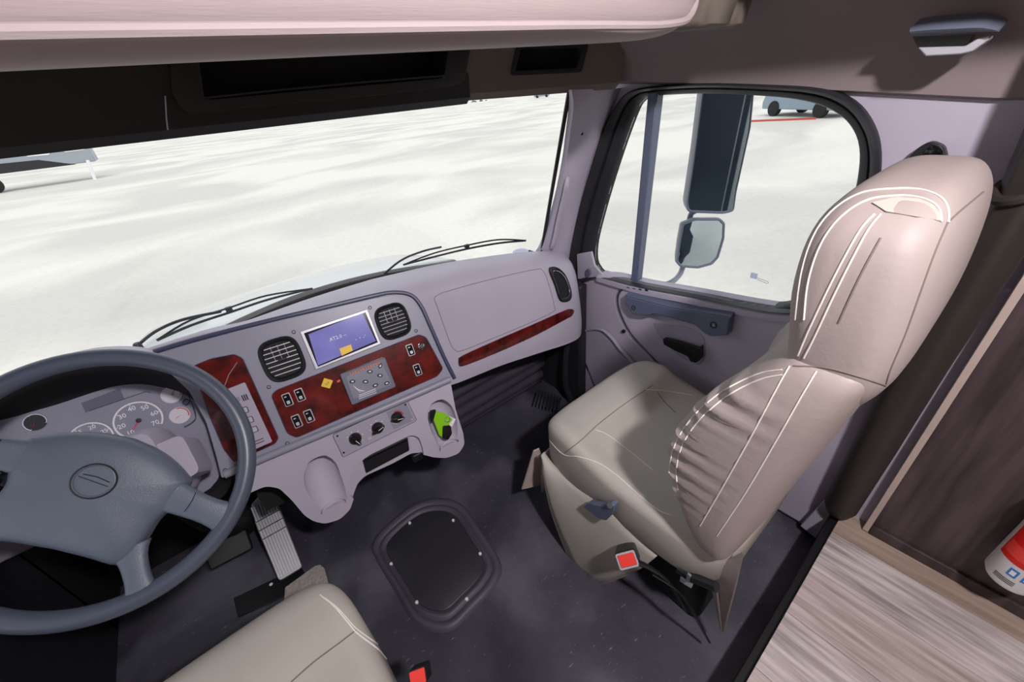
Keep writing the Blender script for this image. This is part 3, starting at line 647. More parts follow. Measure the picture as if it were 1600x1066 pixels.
# vents
def vent(cx, cy, wpx, hpx):
    u, v = FB.uv(cx, cy); uw = (FB.uv(cx+wpx, cy)[0]-FB.uv(cx-wpx, cy)[0])/2; f = FB.sub(u, v)
    hh = abs(FB.uv(cx, cy-hpx)[1]-FB.uv(cx, cy+hpx)[1])/2
    hw = uw
    O = [(math.copysign(abs(math.cos(a))**0.62, math.cos(a)), math.copysign(abs(math.sin(a))**0.62, math.sin(a))) for a in [2*math.pi*i/40 for i in range(40)]]
    fr_ = mk('air_vent', *loft_g([[f.P(x*hw*s, y*hh*s, d) for x, y in O] for s, d in ((1.0, -0.003), (1.0, 0.005), (0.95, 0.0085), (0.82, 0.005), (0.78, -0.002))], cap=False), 'black', db, angle=50)
    mk('vent_cavity', *prism_g(f, [(x*hw*0.8, y*hh*0.8) for x, y in O], -0.002, 0.0008), 'black_soft', fr_)
    for k in range(-3, 4):
        y = k*hh*0.21; q = (1-min(1, abs(y/(hh*0.79)))**3.2)**(1/3.2); x = hw*0.78*q
        mk('slat', *fbox_g(f.sub(0, y, 0.003), -x, x, -0.0011, 0.0011, -0.002, 0.0035), 'silver' if wpx > 31 else 'bezel', fr_)
    for k in (-1, 0, 1):
        x = k*hw*0.33; mk('fin', *fbox_g(f.sub(x, hh*0.30, 0.002), -0.0007, 0.0007, -hh*0.32, hh*0.38, -0.002, 0.003), 'bezel', fr_)
    mk('thumb_tab', *fbox_g(f.sub(0, -hh*0.02, 0.006), -hw*0.22, hw*0.22, -0.0025, 0.0025, -0.002, 0.003), 'black', fr_, bev=0.001)
    return fr_
vent(441.5, 561, 36, 36); vent(614, 502, 27.5, 29)
# head unit
hu = bp('head_unit', [(468.5, 518.5), (573.5, 483.5), (595, 537.5), (493.5, 578)], -0.002, 0.006, 'silver', r=0.003, bev=0.0015)
bp('screen_border', [(475, 521), (571, 488), (590, 535), (497, 573)], 0.006, 0.0068, 'black_gloss', hu)
bp('screen', [(482, 522.5), (566, 489.5), (587, 533), (497, 571)], 0.0068, 0.0072, 'screen', hu)
u, v = FB.uv(528, 527); text('screen_text', 'AT2.0 --', FB, u, v, 0.0074, 0.0135, 'print', hu, rot=0.02)
for x, y in ((556, 531), (562, 528), (568, 527), (570, 524)):
    u, v = FB.uv(x, y); mk('screen_icon', *prism_g(FB.sub(u, v, 0.0073), ell(0.0013, 0.0011, 8), 0, 0.0003), 'print', hu)
bp('screen_card', [(530, 545), (548, 538), (551, 548), (534, 556)], 0.0072, 0.0076, 'yellow', hu)
# switches in the wood
def rocker(x, y, kind='rocker'):
    u, v = FB.uv(x, y); f = FB.sub(u, v, 0.0015)
    s = prism('rocker_switch', f, rrect(0.021, 0.036, 0.004), 0, 0.0025, 'silver', db, bev=0.0008)
    prism('rocker', f, rrect(0.0165, 0.031, 0.003), 0.001, 0.0058, 'black_gloss', s, bev=0.0012)
    prism('rocker_mark', f.sub(0, -0.007), rrect(0.008, 0.009, 0.002, 2), 0.0056, 0.0064, 'silver', s)
    prism('rocker_mark', f.sub(-0.002, 0.009), rrect(0.006, 0.003, 0.001, 2), 0.0056, 0.0064, 'silver', s)
for x, y in ((449.5, 624.5), (468.7, 617), (464, 658), (483, 650), (641, 547), (652, 578)): rocker(x, y)
u, v = FB.uv(658, 541.5); f = FB.sub(u, v, 0.0015)
ig = lathe('power_socket', f, [(0.010, 0), (0.010, 0.005), (0.0075, 0.007), (0.006, 0.003), (0.001, 0.003)], 'chrome', db, n=18)
mk('socket_cap', *box_g(f.P(0.001, 0.0, 0.010), (0.012, 0.006, 0.007), 0.3), 'chrome', ig, bev=0.0015)
u, v = FB.uv(511, 599); yd = prism('diamond_badge', FB.sub(u, v, 0.0015, rot=math.pi/4+0.1), rrect(0.024, 0.024, 0.002, 3), 0, 0.0022, 'yellow', db, bev=0.0006)
f = FB.sub(u, v, 0.0038, rot=0.0)
for k, (dx, dy, L, a) in enumerate(((-0.004, -0.001, 0.006, 1.8), (0.0005, 0.0, 0.009, 1.1), (0.0045, 0.001, 0.007, 1.1))):
    q = f.sub(dx, dy, 0, a); prism('badge_stroke', q, [(-L/2, -0.0006), (L/2, -0.0006), (L/2, 0.0006), (-L/2, 0.0006)], -0.0002, 0.0003, 'seam', yd)
u, v = FB.uv(529, 595.5); prism('key_tab', FB.sub(u, v, 0.0015, rot=0.3), rrect(0.009, 0.006, 0.002, 3), 0, 0.003, 'orange_print', db, bev=0.0006)
# transmission pad
tpd = bp('shift_pad', [(530.5, 584.5), (600.5, 557.5), (618, 604), (549.5, 633)], 0.0015, 0.012, 'pad_shell', r=0.006, bev=0.002)
bp('pad_face', [(540, 588), (596, 567), (611, 600), (552, 623)], 0.012, 0.0128, 'pad_panel', tpd, r=0.006)
for k in range(12):                              # worn orange print, too small to read in the photograph
    x = 547+k*4.0; u, v = FB.uv(x, 584-0.385*(x-547)); prism('pad_print', FB.sub(u, v, 0.0128), rrect(0.0034+0.0012*(k % 3), 0.0055, 0.001, 1), 0, 0.0003, 'orange_print', tpd)
for x, y in ((745, 203), (860, 205), (947, 237), (898, 115), (988, 150), (1048, 218), (990, 65)):
    px, py = 420+x/5.714, 560+y/5.714; u, v = FB.uv(px, py); a = random.uniform(-0.6, 0.9)
    k_ = prism('pad_button', FB.sub(u, v, 0.0128, a), ell(0.0080, 0.0052, 12), 0, 0.0024, 'black', tpd, bev=0.0005)
    prism('button_mark', FB.sub(u, v, 0.0150, a), ell(0.0040, 0.0020, 8), -0.0002, 0.0006, 'print', k_)
for k in range(4):
    a_, b_ = (752+k*14, 240+k*12), (812+k*14, 300-k*4); A = FB.P(*FB.uv(420+a_[0]/5.714, 560+a_[1]/5.714), 0.0132); B = FB.P(*FB.uv(420+b_[0]/5.714, 560+b_[1]/5.714), 0.0132)
    tube('pad_stripe', [A, B], 0.0007, 'print', tpd, n=4)
for k in range(3):
    A = FB.P(*FB.uv(420+800/5.714, 560+(325+k*16)/5.714), 0.0132); B = FB.P(*FB.uv(420+(950+k*4)/5.714, 560+(268+k*16)/5.714), 0.0132)
    tube('pad_stripe', [A, B], 0.0009, 'print', tpd, n=4)
# ---- lower console
F2 = Frame((-0.046, 1.018, 0.65), (0.989, -0.1455, 0), (0.036, 0.22, 0.975))
lo = [(366, 742), (440, 708), (560, 658), (704, 597), (712, 640), (724, 678), (726, 695), (717, 709), (698, 716), (677, 715), (663, 711), (645, 712), (616, 728), (572, 748), (560, 760), (554, 776), (547, 797), (531, 812), (508, 819), (490, 815), (476, 806), (456, 782), (436, 763), (415, 760), (396, 768), (376, 778)]
con = prism('lower_console', F2, fillet(F2.uvs(lo), 0.012, 4), -0.14, 0.0, 'lavender', db)
cut(con, prism_g(F2, fillet(F2.uvs([(663, 725), (661, 700), (654, 683), (642, 680), (574, 713), (553, 731), (545, 752), (548, 778), (585, 800), (660, 750)]), 0.02, 4), -0.016, 0.05))
def cup(top, left, right, bottom, name):
    T, L, Rr, B = (F2.uv(*p) for p in (top, left, right, bottom))
    hw = (Rr[0]-L[0])/2; cu = (Rr[0]+L[0])/2; rings = []
    # pocket: an upright cylinder leaning into the console
    for t in [i/10 for i in range(11)]:
        v = B[1] + (T[1]-B[1])*t*0.97; dd = 0.030 - 0.055*t; k = math.sqrt(max(0.0, 1-max(0, (t-0.55)/0.45)**2.0))*0.98+0.02
        cu_ = cu + (T[0]-cu)*max(0, t-0.5)*1.5 + (B[0]-cu)*max(0, 0.3-t)*1.5
        rings.append([F2.P(cu_+hw*k*math.cos(a), v, dd + hw*k*0.95*math.sin(a)) for a in [2*math.pi*j/28 for j in range(28)]])
    cut(con, loft_g(rings))
    c = F2.P(cu, B[1]+0.004, 0.028)
    z0 = B[1]+0.003
    mk(name, *tube_g([F2.P(cu+(B[0]-cu)*0.4+hw*0.72*math.cos(a), z0+0.006, 0.020-hw*0.72*math.sin(a)) for a in [math.pi*i/16 for i in range(17)]], 0.0022, 6), 'lavender', db)
    return F2.P(cu, B[1]+0.003, 0.0)
cupR = cup((680, 618), (663, 641), (713, 654), (699, 696), 'cup_ring')
cupL = cup((494, 705), (468, 745), (541, 762), (525, 789), 'cup_ring')
m_ = con.modifiers.new('bevel', 'BEVEL'); m_.width = 0.005; m_.segments = 2; m_.limit_method = 'ANGLE'; m_.angle_limit = math.radians(50)
# climate panel
hv = bp('climate_panel', [(519.5, 679.5), (636, 625.5), (651, 657), (536, 714.5)], -0.002, 0.002, 'lavender_deep', r=0.005, F=F2, bev=0.0008)
mk('panel_edge', *tube_g([F2.P(*p, 0.001) for p in fillet(F2.uvs([(519.5, 679.5), (636, 625.5), (651, 657), (536, 714.5)]), 0.005, 3)], 0.0010, 5, True), 'print_dark', hv)
bp('dark_end', [(603, 644), (634, 629), (647, 656), (615, 671)], 0.002, 0.0024, 'bezel', hv, r=0.004, F=F2)
for i, (x, y, a) in enumerate(((554.7, 684.6, -1.1), (589.8, 668, 0.25), (619.7, 651.6, -0.2))):
    u, v = F2.uv(x, y); f = F2.sub(u, v, 0.002, a)
    k_ = lathe('knob', f, [(0.0175, 0), (0.017, 0.006), (0.0145, 0.009), (0.001, 0.009)], 'black', hv, n=24)
    prism('knob_grip', f, ell(0.020, 0.006, 16), 0.008, 0.020, 'black_gloss', k_, bev=0.0015)
    prism('knob_pointer', f.sub(0.007, 0, 0.0201), rrect(0.017, 0.0016, 0.0004, 1), 0, 0.0003, 'print', k_)
    if i == 2:
        pts = [f.P(0.0205*math.cos(t), 0.0205*math.sin(t), 0.001) for t in [0.3+i_*0.2 for i_ in range(9)]]; tube('warm_arc', pts, 0.0016, 'red', hv, n=6)
        pts = [f.P(0.0205*math.cos(t), 0.0205*math.sin(t), 0.001) for t in [3.3+i_*0.2 for i_ in range(8)]]; tube('cool_arc', pts, 0.0016, 'rv_mint', hv, n=6)
    else:
        for t in (0.4, 1.2, 2.0, 2.8, 3.6):
            q = f.sub(0.0225*math.cos(t), 0.0225*math.sin(t), 0.0); prism('dial_mark', q, ell(0.0016, 0.0016, 6), 0, 0.0004, 'print', hv)
for x, y in ((527, 681), (537, 707), (633, 632)):
    u, v = F2.uv(x, y); lathe('screw', F2, [(0.003, 0.001), (0.003, 0.003), (0.001, 0.003)], 'black', hv, n=10, u=u, v=v)
u, v = F2.uv(577, 685); prism('push_button', F2.sub(u, v, 0.002), rrect(0.012, 0.008, 0.001, 2), 0, 0.002, 'lavender', hv, bev=0.0005)
u, v = F2.uv(643, 655); prism('indicator', F2.sub(u, v, 0.0024), rrect(0.008, 0.004, 0.001, 2), 0, 0.001, 'silver', hv)
# ash tray drawer
dr = bp('ashtray_drawer', [(567, 720), (638, 685), (641, 706), (573, 742)], -0.02, -0.008, 'black', r=0.003, F=F2, bev=0.0015)
A = F2.P(*F2.uv(571, 721), -0.007); B = F2.P(*F2.uv(636, 690), -0.007); tube('drawer_lip', [A, B], 0.0022, 'black_gloss', dr, n=8)
p = F2.P(*F2.uv(655, 718), -0.03); mk('diagnostic_plug', *box_g(p, (0.034, 0.03, 0.03), -0.15), 'black', db, bev=0.004)
mk('console_underside', *fbox_g(F2, F2.uv(372, 770)[0], F2.uv(720, 690)[0], F2.uv(560, 770)[1]+0.0, F2.uv(560, 660)[1], -0.20, -0.13), 'black_soft', db)
# ---- passenger side: glove box outline, wood strip, vent
seam('glovebox_gap', SD, [(690, 458), (735, 445), (790, 431), (838, 421), (848, 423), (856, 440), (866, 478), (863, 488), (820, 508), (765, 531), (722, 548), (711, 547), (703, 535), (684, 482), (679, 466), (690, 458)], 0.0011, 'seam', db, 0.0)
def strip(name, tops, bots, mat, lift, par):
    t = SD.line(tops, lift, 8); b = SD.line(bots, lift, 8); n_ = min(len(t), len(b)); rings = []
    for i in range(n_):
        a, c = t[i], b[i]; nn = V((-0.2, -0.9, 0.35)).normalized(); rings.append([a-nn*0.004, a, a.lerp(c, 0.5)+nn*0.0015, c, c-nn*0.004])
    return loft(name, rings, mat, par, angle=60)
ws_ = strip('wood_strip', [(716, 563), (722, 556), (770, 534), (830, 508), (880, 486), (890, 483), (896, 484)], [(716, 568), (724, 572), (775, 552), (835, 525), (884, 499), (893, 494), (897, 488)], 'burl', 0.001, db)
seam('strip_edge', SD, [(715, 567), (724, 573), (775, 553), (835, 526), (884, 500), (894, 495), (898, 488)], 0.0011, 'lavender', db, 0.001)
Fv = frame_on(SD, 875, 445)
vp = Fv.uvs([(862, 417), (873, 420), (884, 432), (892, 455), (891, 468), (882, 472), (874, 468), (866, 445), (859, 425)])
vo = [tuple(p)[:2] for p in cr([V((*p, 0)) for p in vp], 4, True)]
cx = sum(p[0] for p in vo)/len(vo); cy = sum(p[1] for p in vo)/len(vo)
sv = mk('air_vent', *loft_g([[Fv.P(cx+(x-cx)*s, cy+(y-cy)*s, d) for x, y in vo] for s, d in ((1.0, -0.01), (1.0, 0.004), (0.93, 0.007), (0.80, 0.004), (0.78, 0.0))], cap=False), 'black', db, angle=50)
mk('vent_cavity', *prism_g(Fv, [(cx+(x-cx)*0.8, cy+(y-cy)*0.8) for x, y in vo], -0.004, 0.001), 'black_soft', sv)
mk('vent_inner_ring', *tube_g([Fv.P(cx+(x-cx)*0.78, cy+(y-cy)*0.78, 0.004) for x, y in vo], 0.0012, 5, True), 'chrome', sv)
for t in (-0.5, -0.2, 0.1, 0.4): mk('slat', *fbox_g(Fv.sub(cx+t*0.006, cy+t*0.045, 0.002, 0.2), -0.013, 0.013, -0.0012, 0.0012, -0.001, 0.002), 'black', sv)
# ---- instrument cluster
FI = Frame((-0.31, 1.125, 0.74), (1, 0.0, 0), (0, 0.42, 0.907))
DI = -0.045
op = [(-30, 640), (30, 606), (90, 586), (150, 574), (215, 574), (275, 590), (312, 616), (332, 655), (350, 710), (360, 760), (300, 800), (100, 800), (-40, 760)]
fc = [(-30, 672), (28, 650), (90, 632), (150, 612), (190, 602), (235, 602), (290, 617), (318, 645), (335, 690), (345, 740), (290, 780), (100, 780), (-40, 740)]
O_ = [FI.P(*FI.uv(x, y, 0.012), 0.012) for x, y in op]; I_ = [FI.P(*FI.uv(x, y, DI), DI) for x, y in fc]
O_ = cr(O_, 4, True); I_ = cr(I_, 4, True)
ic = mk('cluster_hood', *loft_g([[p+V((0, 0.03, 0.012)) for p in O_], O_, I_], cap=False), 'black_soft', db, angle=50)
hood_px = [(-30, 632), (30, 598), (90, 578), (150, 566), (215, 566), (275, 582), (316, 608), (338, 650)]
tube('hood_rim', cr([FI.P(*FI.uv(x, y, 0.012), 0.012) for x, y in hood_px], 5), 0.008, 'bezel', db, n=10)
hl = cr([FI.P(*FI.uv(x, y, 0.012), 0.012) for x, y in hood_px], 5)
mk('hood_top', *loft_g([[p+V((0, 0, 0.004)) for p in hl], [p+V((0, 0.06, -0.004)) for p in hl], [p+V((0, 0.14, -0.02)) for p in hl], [p+V((0, 0.2, -0.06)) for p in hl]], cap=False, closed=False), 'lavender', db)
cl = mk('instrument_face', *prism_g(FI, [tuple(p)[:2] for p in cr([V((*FI.uv(x, y, DI), 0)) for x, y in fc], 4, True)], DI-0.01, DI), 'gauge_face', db)
def gauge(x, y, rpx, face, arc0, arc1, nums=(), needle=0.0, ring='print', halo=None):
    u, v = FI.uv(x, y, DI); r_ = abs(FI.uv(x+rpx, y, DI)[0]-FI.uv(x-rpx, y, DI)[0])/2; f = FI.sub(u, v, DI)
    gb = prism('gauge', f, ell(r_, r_, 32), 0, 0.0015, face, db)
    tube('gauge_ring', [f.P(r_*0.97*math.cos(a), r_*0.97*math.sin(a), 0.0018) for a in [arc0+(arc1-arc0)*i/28 for i in range(29)]], r_*0.045, ring, gb, n=6)
    if halo: tube('gauge_band', [f.P(r_*0.86*math.cos(a), r_*0.86*math.sin(a), 0.0018) for a in [arc0+(arc1-arc0)*0.45*i/14 for i in range(15)]], r_*0.05, halo, gb, n=5)
    k = len(nums)
    for i, t in enumerate(nums):
        a = arc1 + (arc0-arc1)*(i/(k-1)) if k > 1 else 1.57
        text('gauge_number', t, f, r_*0.70*math.cos(a), r_*0.70*math.sin(a), 0.0017, r_*0.33, 'print', gb)
        q = f.sub(r_*0.88*math.cos(a), r_*0.88*math.sin(a), 0.0015, a); prism('gauge_tick', q, [(-r_*0.05, -r_*0.012), (r_*0.05, -r_*0.012), (r_*0.05, r_*0.012), (-r_*0.05, r_*0.012)], 0, 0.0003, 'print', gb)
    q = f.sub(0, 0, 0.002, needle); prism('needle', q, [(0, -r_*0.03), (r_*0.6, -r_*0.012), (r_*0.6, r_*0.012), (0, r_*0.03)], 0, 0.001, 'red', gb)
    lathe('needle_hub', f, [(r_*0.12, 0.0015), (r_*0.12, 0.004), (r_*0.02, 0.0045)], 'print_dark' if face != 'gauge_white' else 'gauge_white', gb, n=14)
    return gb
d2 = math.radians
gauge(217, 657, 45, 'gauge_face', d2(-40), d2(220), ('10', '20', '30', '40', '50', '60', '70'), d2(222))
gauge(143, 686, 42, 'gauge_face', d2(-40), d2(220), ('5', '10', '15', '20', '25', '30'), d2(222))
gauge(55, 660, 22, 'gauge_black', d2(-30), d2(230), ('', '', ''), d2(235))
gauge(60, 706, 22, 'gauge_black', d2(-30), d2(230), ('', '', ''), d2(235))
gauge(268, 617, 19, 'gauge_white', d2(-30), d2(230), ('', '', ''), d2(40), ring='gauge_white', halo='red')
gauge(281, 649, 19, 'gauge_white', d2(-30), d2(230), ('', '', ''), d2(200), ring='gauge_white', halo='red')
prism('message_display', FI, FI.uvs([(127, 630), (187, 607), (194, 623), (134, 645)], DI), DI, DI+0.001, 'lcd', db)
tube('cluster_line', [FI.P(*FI.uv(x, y, DI), DI+0.001) for x, y in ((140, 642), (190, 625), (228, 612), (236, 614))], 0.0008, 'print_dark', db, n=5)
tube('lens_edge', cr([FI.P(*FI.uv(x, y, DI+0.02), DI+0.02) for x, y in ((281, 592), (297, 624), (306, 650), (300, 660), (288, 667))], 4), 0.0009, 'print_dark', db, n=5)
u, v = FI.uv(291, 628, DI+0.02); tube('lens_clip', [FI.sub(u, v, DI+0.02, 0.5).P(*p, 0) for p in rrect(0.011, 0.011, 0.002, 2)], 0.0012, 'print_dark', db, n=5, closed=True)

# ================================================================== STEERING
WC = V((-0.31, 0.89, 0.864)); wt = 0.897
FW = Frame(WC, (1, 0.006, 0), (-0.006*math.cos(wt), math.cos(wt), math.sin(wt))).sub(0, 0, 0, math.radians(-50))
sw = thing('steering_wheel', 'large blue-grey four-spoke steering wheel turned slightly, with round horn emblem', 'steering wheel', WC)
tube('rim', [FW.P(0.225*math.cos(a), 0.225*math.sin(a), 0.012) for a in [2*math.pi*i/96 for i in range(96)]], 0.0165, 'wheel_rim', sw, n=16, closed=True)
half = [(0, 0.076), (0.045, 0.070), (0.085, 0.057), (0.118, 0.039), (0.128, 0.030), (0.126, 0.0), (0.124, -0.020), (0.114, -0.045), (0.113, -0.075), (0.112, -0.105), (0.096, -0.126), (0.05, -0.124), (0, -0.122)]
hub = cr([V((*p, 0)) for p in half], 4); hub = [(p.x, p.y) for p in hub]; hub = hub + [(-x, y) for x, y in hub[-2:0:-1]]
n = len(hub)
prof_ = [(1.0, -0.028), (1.01, -0.012), (1.0, 0.0), (0.965, 0.010), (0.90, 0.016), (0.75, 0.021), (0.55, 0.025), (0.3, 0.027), (0.05, 0.028)]
hp = loft('horn_pad', [[FW.P(x*s, -0.02+(y+0.02)*s, d) for x, y in hub] for s, d in prof_], 'wheel_vinyl', sw, angle=50)
def spoke(a, b, wa, wb, da, db_):
    a, b = V((*a, 0)), V((*b, 0)); t = (b-a).normalized(); s = V((-t.y, t.x, 0)); rings = []
    for i in range(9):
        k = i/8; p = a.lerp(b, k); ww = wa+(wb-wa)*k + 0.012*(abs(k-0.5)*2)**3; dd = da+(db_-da)*(k*k*(3-2*k)); th = 0.012
        rings.append([FW.P(p.x+s.x*ww*c, p.y+s.y*ww*c, dd+th*si) for c, si in [(math.copysign(abs(math.cos(q))**0.6, math.cos(q)), math.copysign(abs(math.sin(q))**0.6, math.sin(q))) for q in [2*math.pi*j/16 for j in range(16)]]])
    loft('spoke', rings, 'wheel_vinyl', sw, angle=60)
for sgn in (1, -1):
    spoke((0.080*sgn, 0.004), (0.222*sgn, -0.010), 0.030, 0.020, 0.002, 0.012)
    spoke((0.098*sgn, -0.095), (0.160*sgn, -0.160), 0.020, 0.017, 0.0, 0.012)
    tube('spoke_gap', [FW.P(0.150*sgn, 0.02, 0.0215), FW.P(0.152*sgn, 0.005, 0.0225), FW.P(0.150*sgn, -0.016, 0.0215)], 0.0008, 'black', sw, n=5)
f = FW.sub(0, -0.004, 0.0265)
em = lathe('emblem', f, [(0.031, -0.004), (0.031, 0.002), (0.028, 0.003), (0.027, 0.001), (0.001, 0.0015)], 'wheel_vinyl', sw, n=32, su=1.0, sv=0.92)
mk('emblem_ring', *tube_g([f.P(0.031*math.cos(a), 0.0285*math.sin(a), 0.0015) for a in [2*math.pi*i/40 for i in range(40)]], 0.0017, 6, True), 'black', em)
tube('emblem_line', [f.P(-0.02, 0.006, 0.0012), f.P(0, 0.0075, 0.0018), f.P(0.021, 0.004, 0.0012)], 0.0008, 'print_dark', em, n=4)
tube('emblem_line', [f.P(-0.024, 0.001, 0.0012), f.P(0, -0.001, 0.0018), f.P(0.023, -0.003, 0.0012)], 0.0008, 'print_dark', em, n=4)
for k in (-1,):
    q = FW.sub(0.138*k, -0.042, -0.004); prism('thumb_switch', q, rrect(0.026, 0.03, 0.006), -0.01, 0.008, 'black_gloss', sw, bev=0.003)
# column
sc = thing('steering_column', 'lavender steering column shroud behind the steering wheel', 'steering column', (-0.31, 1.0, 0.7))
F0 = Frame(WC, (1, 0, 0), (0, math.cos(wt), math.sin(wt)))
rings = []
for d, hw, hh in ((-0.035, 0.055, 0.05), (-0.05, 0.075, 0.07), (-0.10, 0.085, 0.085), (-0.16, 0.088, 0.085), (-0.24, 0.08, 0.075), (-0.34, 0.07, 0.06)):
    rings.append([F0.P(x*hw*2, y*hh*2-0.01, d) for x, y in rrect(1, 1, 0.18, 3)])
loft('shroud', rings, 'lavender_deep', sc, angle=35)
tube('stalk', [F0.P(-0.07, 0.0, -0.06), F0.P(-0.15, 0.005, -0.055), F0.P(-0.205, 0.01, -0.05)], [0.008, 0.009, 0.012], 'black', sc, n=10)
tube('column_boot', [F0.P(0, -0.02, -0.3), V((-0.31, 1.25, 0.35)), V((-0.30, 1.45, 0.1))], [0.05, 0.045, 0.06], 'black_soft', sc, n=14)
rings = [[F0.P(x*0.07+0.085, y*0.09-0.02, d) for x, y in rrect(1, 1, 0.2, 3)] for d in (-0.055, -0.12, -0.2)]
loft('side_cover', rings, 'lavender_deep', sc, angle=35)

# ================================================================== PEDALS, FLOOR ITEMS
ac = thing('accelerator_pedal', 'ribbed metal accelerator pedal standing on the dark floor', 'pedal', at(455, 897, Z=0.03))
pts = [at(447, 905, Z=0.03), at(470, 890, Z=0.03)]
uu = (pts[1]-pts[0]).normalized(); topm = at(413, 774, Y=1.40); botm = at(455, 898, Z=0.03)
FP = Frame(botm, (1, -0.05, 0), topm-botm)
Lp = (topm-botm).length
plate = prism('plate', FP, fillet([(-0.040, 0), (0.040, 0), (0.044, Lp*0.72), (0.036, Lp*0.97), (0.0, Lp*1.03), (-0.036, Lp*0.97), (-0.044, Lp*0.72)], 0.012, 3), -0.012, 0, 'steel', ac, bev=0.003)
for k in range(-4, 5): mk('rib', *fbox_g(FP, k*0.0088-0.0022, k*0.0088+0.0022, 0.01, Lp*0.93, 0, 0.004), 'silver', ac)
for k in range(3): mk('cross_rib', *fbox_g(FP, -0.041, 0.041, Lp*(0.52+0.11*k)-0.002, Lp*(0.52+0.11*k)+0.002, 0.002, 0.006), 'chrome', ac)
bpd = thing('brake_pedal', 'black brake pedal half hidden behind the steering wheel', 'pedal', at(355, 865, Z=0.12))
Fb = Frame(at(358, 858, Z=0.13), (0.98, -0.1, 0), (0, 0.75, 0.66))
prism('pad', Fb, rrect(0.13, 0.075, 0.01), -0.01, 0.01, 'black', bpd, bev=0.004)
tube('arm', [Fb.P(0, 0, -0.01), Fb.P(0, 0.10, -0.06), Fb.P(0, 0.3, -0.05)], 0.014, 'black', bpd, n=8)
# access hatch
ah = thing('access_hatch', 'square black floor hatch with rounded corners and bright screws', 'hatch', (0.2, 0.85, 0))
FH2 = Frame((0, 0, 0), (1, 0, 0), (0, 1, 0))
hpx = [(584, 850), (606, 822), (650, 789), (690, 781), (722, 792), (752, 834), (780, 880), (772, 914), (735, 955), (706, 982), (676, 984), (645, 966), (618, 922), (590, 875)]
ho = [(at(x, y, Z=0).x, at(x, y, Z=0).y) for x, y in hpx]; ho = [(p.x, p.y) for p in cr([V((*p, 0)) for p in ho], 5, True)]
cx = sum(p[0] for p in ho)/len(ho); cy = sum(p[1] for p in ho)/len(ho)
mk('rim', *loft_g([[V((cx+(x-cx)*s, cy+(y-cy)*s, z)) for x, y in ho] for s, z in ((1.03, 0.0), (1.0, 0.008), (0.96, 0.013), (0.92, 0.010), (0.89, 0.005), (0.86, 0.012), (0.83, 0.015), (0.80, 0.011), (0.78, 0.006), (0.6, 0.006), (0.02, 0.006))]), 'mat_ribbed', ah, angle=60)
mk('plate', *loft_g([[V((cx+(x-cx)*s, cy+(y-cy)*s, z)) for x, y in ho] for s, z in ((0.775, 0.004), (0.77, 0.009), (0.755, 0.011), (0.3, 0.012), (0.02, 0.012))]), 'hatch_plate', ah, angle=60)
for x, y in ((640, 817), (708, 813), (750, 865), (611, 881), (651, 941), (729, 936)):
    p = at(x, y, Z=0.016); lathe('screw', Frame(p, (1, 0, 0), (0, 1, 0)), [(0.0055, -0.006), (0.0055, 0.001), (0.003, 0.003), (0.0005, 0.003)], 'white', ah, n=10)
# carpet offcut poking out under the driver seat
cp = [at(x, y, Z=0.012) for x, y in [(445, 918), (470, 900), (492, 884), (500, 882), (507, 888), (514, 915), (522, 950), (520, 985), (440, 985)]]
cf = mk('carpet_offcut', *prism_g(FH2, [(p.x, p.y) for p in cp], 0.002, 0.012), 'carpet', bev=0.002); tag(cf, 'frayed corner of pale grey carpet beside the driver seat', 'carpet')
# small white floor fastener
p = at(424, 914, Z=0.003); ff = lathe('floor_fastener', Frame(p, (1, 0, 0), (0, 1, 0)), [(0.007, -0.002), (0.007, 0.002), (0.0045, 0.005), (0.0008, 0.005)], 'white', None, n=8); tag(ff, 'small white fastener on the dark floor below the accelerator pedal', 'fastener')
# loose floor plate under the pedals
hp_ = mk('heel_plate', *prism_g(FH2, [(at(x, y, Z=0.004).x, at(x, y, Z=0.004).y) for x, y in [(365, 935), (470, 885), (485, 915), (372, 965)]], 0.0005, 0.006), 'black', bev=0.002); tag(hp_, 'flat black heel plate on the floor below the accelerator pedal', 'heel plate')

# keys with lime tag in the right cup holder
ky = thing('key_bunch', 'lime green key tag with keys lying in the right cup holder', 'keys', F2.P(*F2.uv(690, 672), 0.0))
FK = F2.sub(*F2.uv(690, 668, 0.004), 0.004)
prism('tag', FK, fillet(FK.uvs([(680, 643), (696, 646), (707, 655), (700, 664), (692, 672), (692, 684), (686, 680), (677, 655)]), 0.003, 3), -0.002, 0.003, 'lime', ky, bev=0.001)
prism('label', FK, FK.uvs([(700, 650), (712, 655), (706, 667), (699, 662)]), -0.003, 0.001, 'white', ky)
mk('key_ring', *tube_g([FK.P(FK.uv(698, 655)[0]+0.009*math.cos(a), FK.uv(698, 655)[1]+0.009*math.sin(a), 0.004) for a in [2*math.pi*i/20 for i in range(20)]], 0.0012, 6, True), 'chrome', ky)
prism('key_fob', FK, fillet(FK.uvs([(691, 665), (703, 664), (705, 676), (699, 686), (690, 684)]), 0.004, 3), 0.0, 0.010, 'black_gloss', ky, bev=0.002)
prism('key_head', FK, fillet(FK.uvs([(672, 642), (681, 640), (678, 652), (674, 662), (671, 655)]), 0.003, 3), -0.003, 0.004, 'black', ky, bev=0.001)

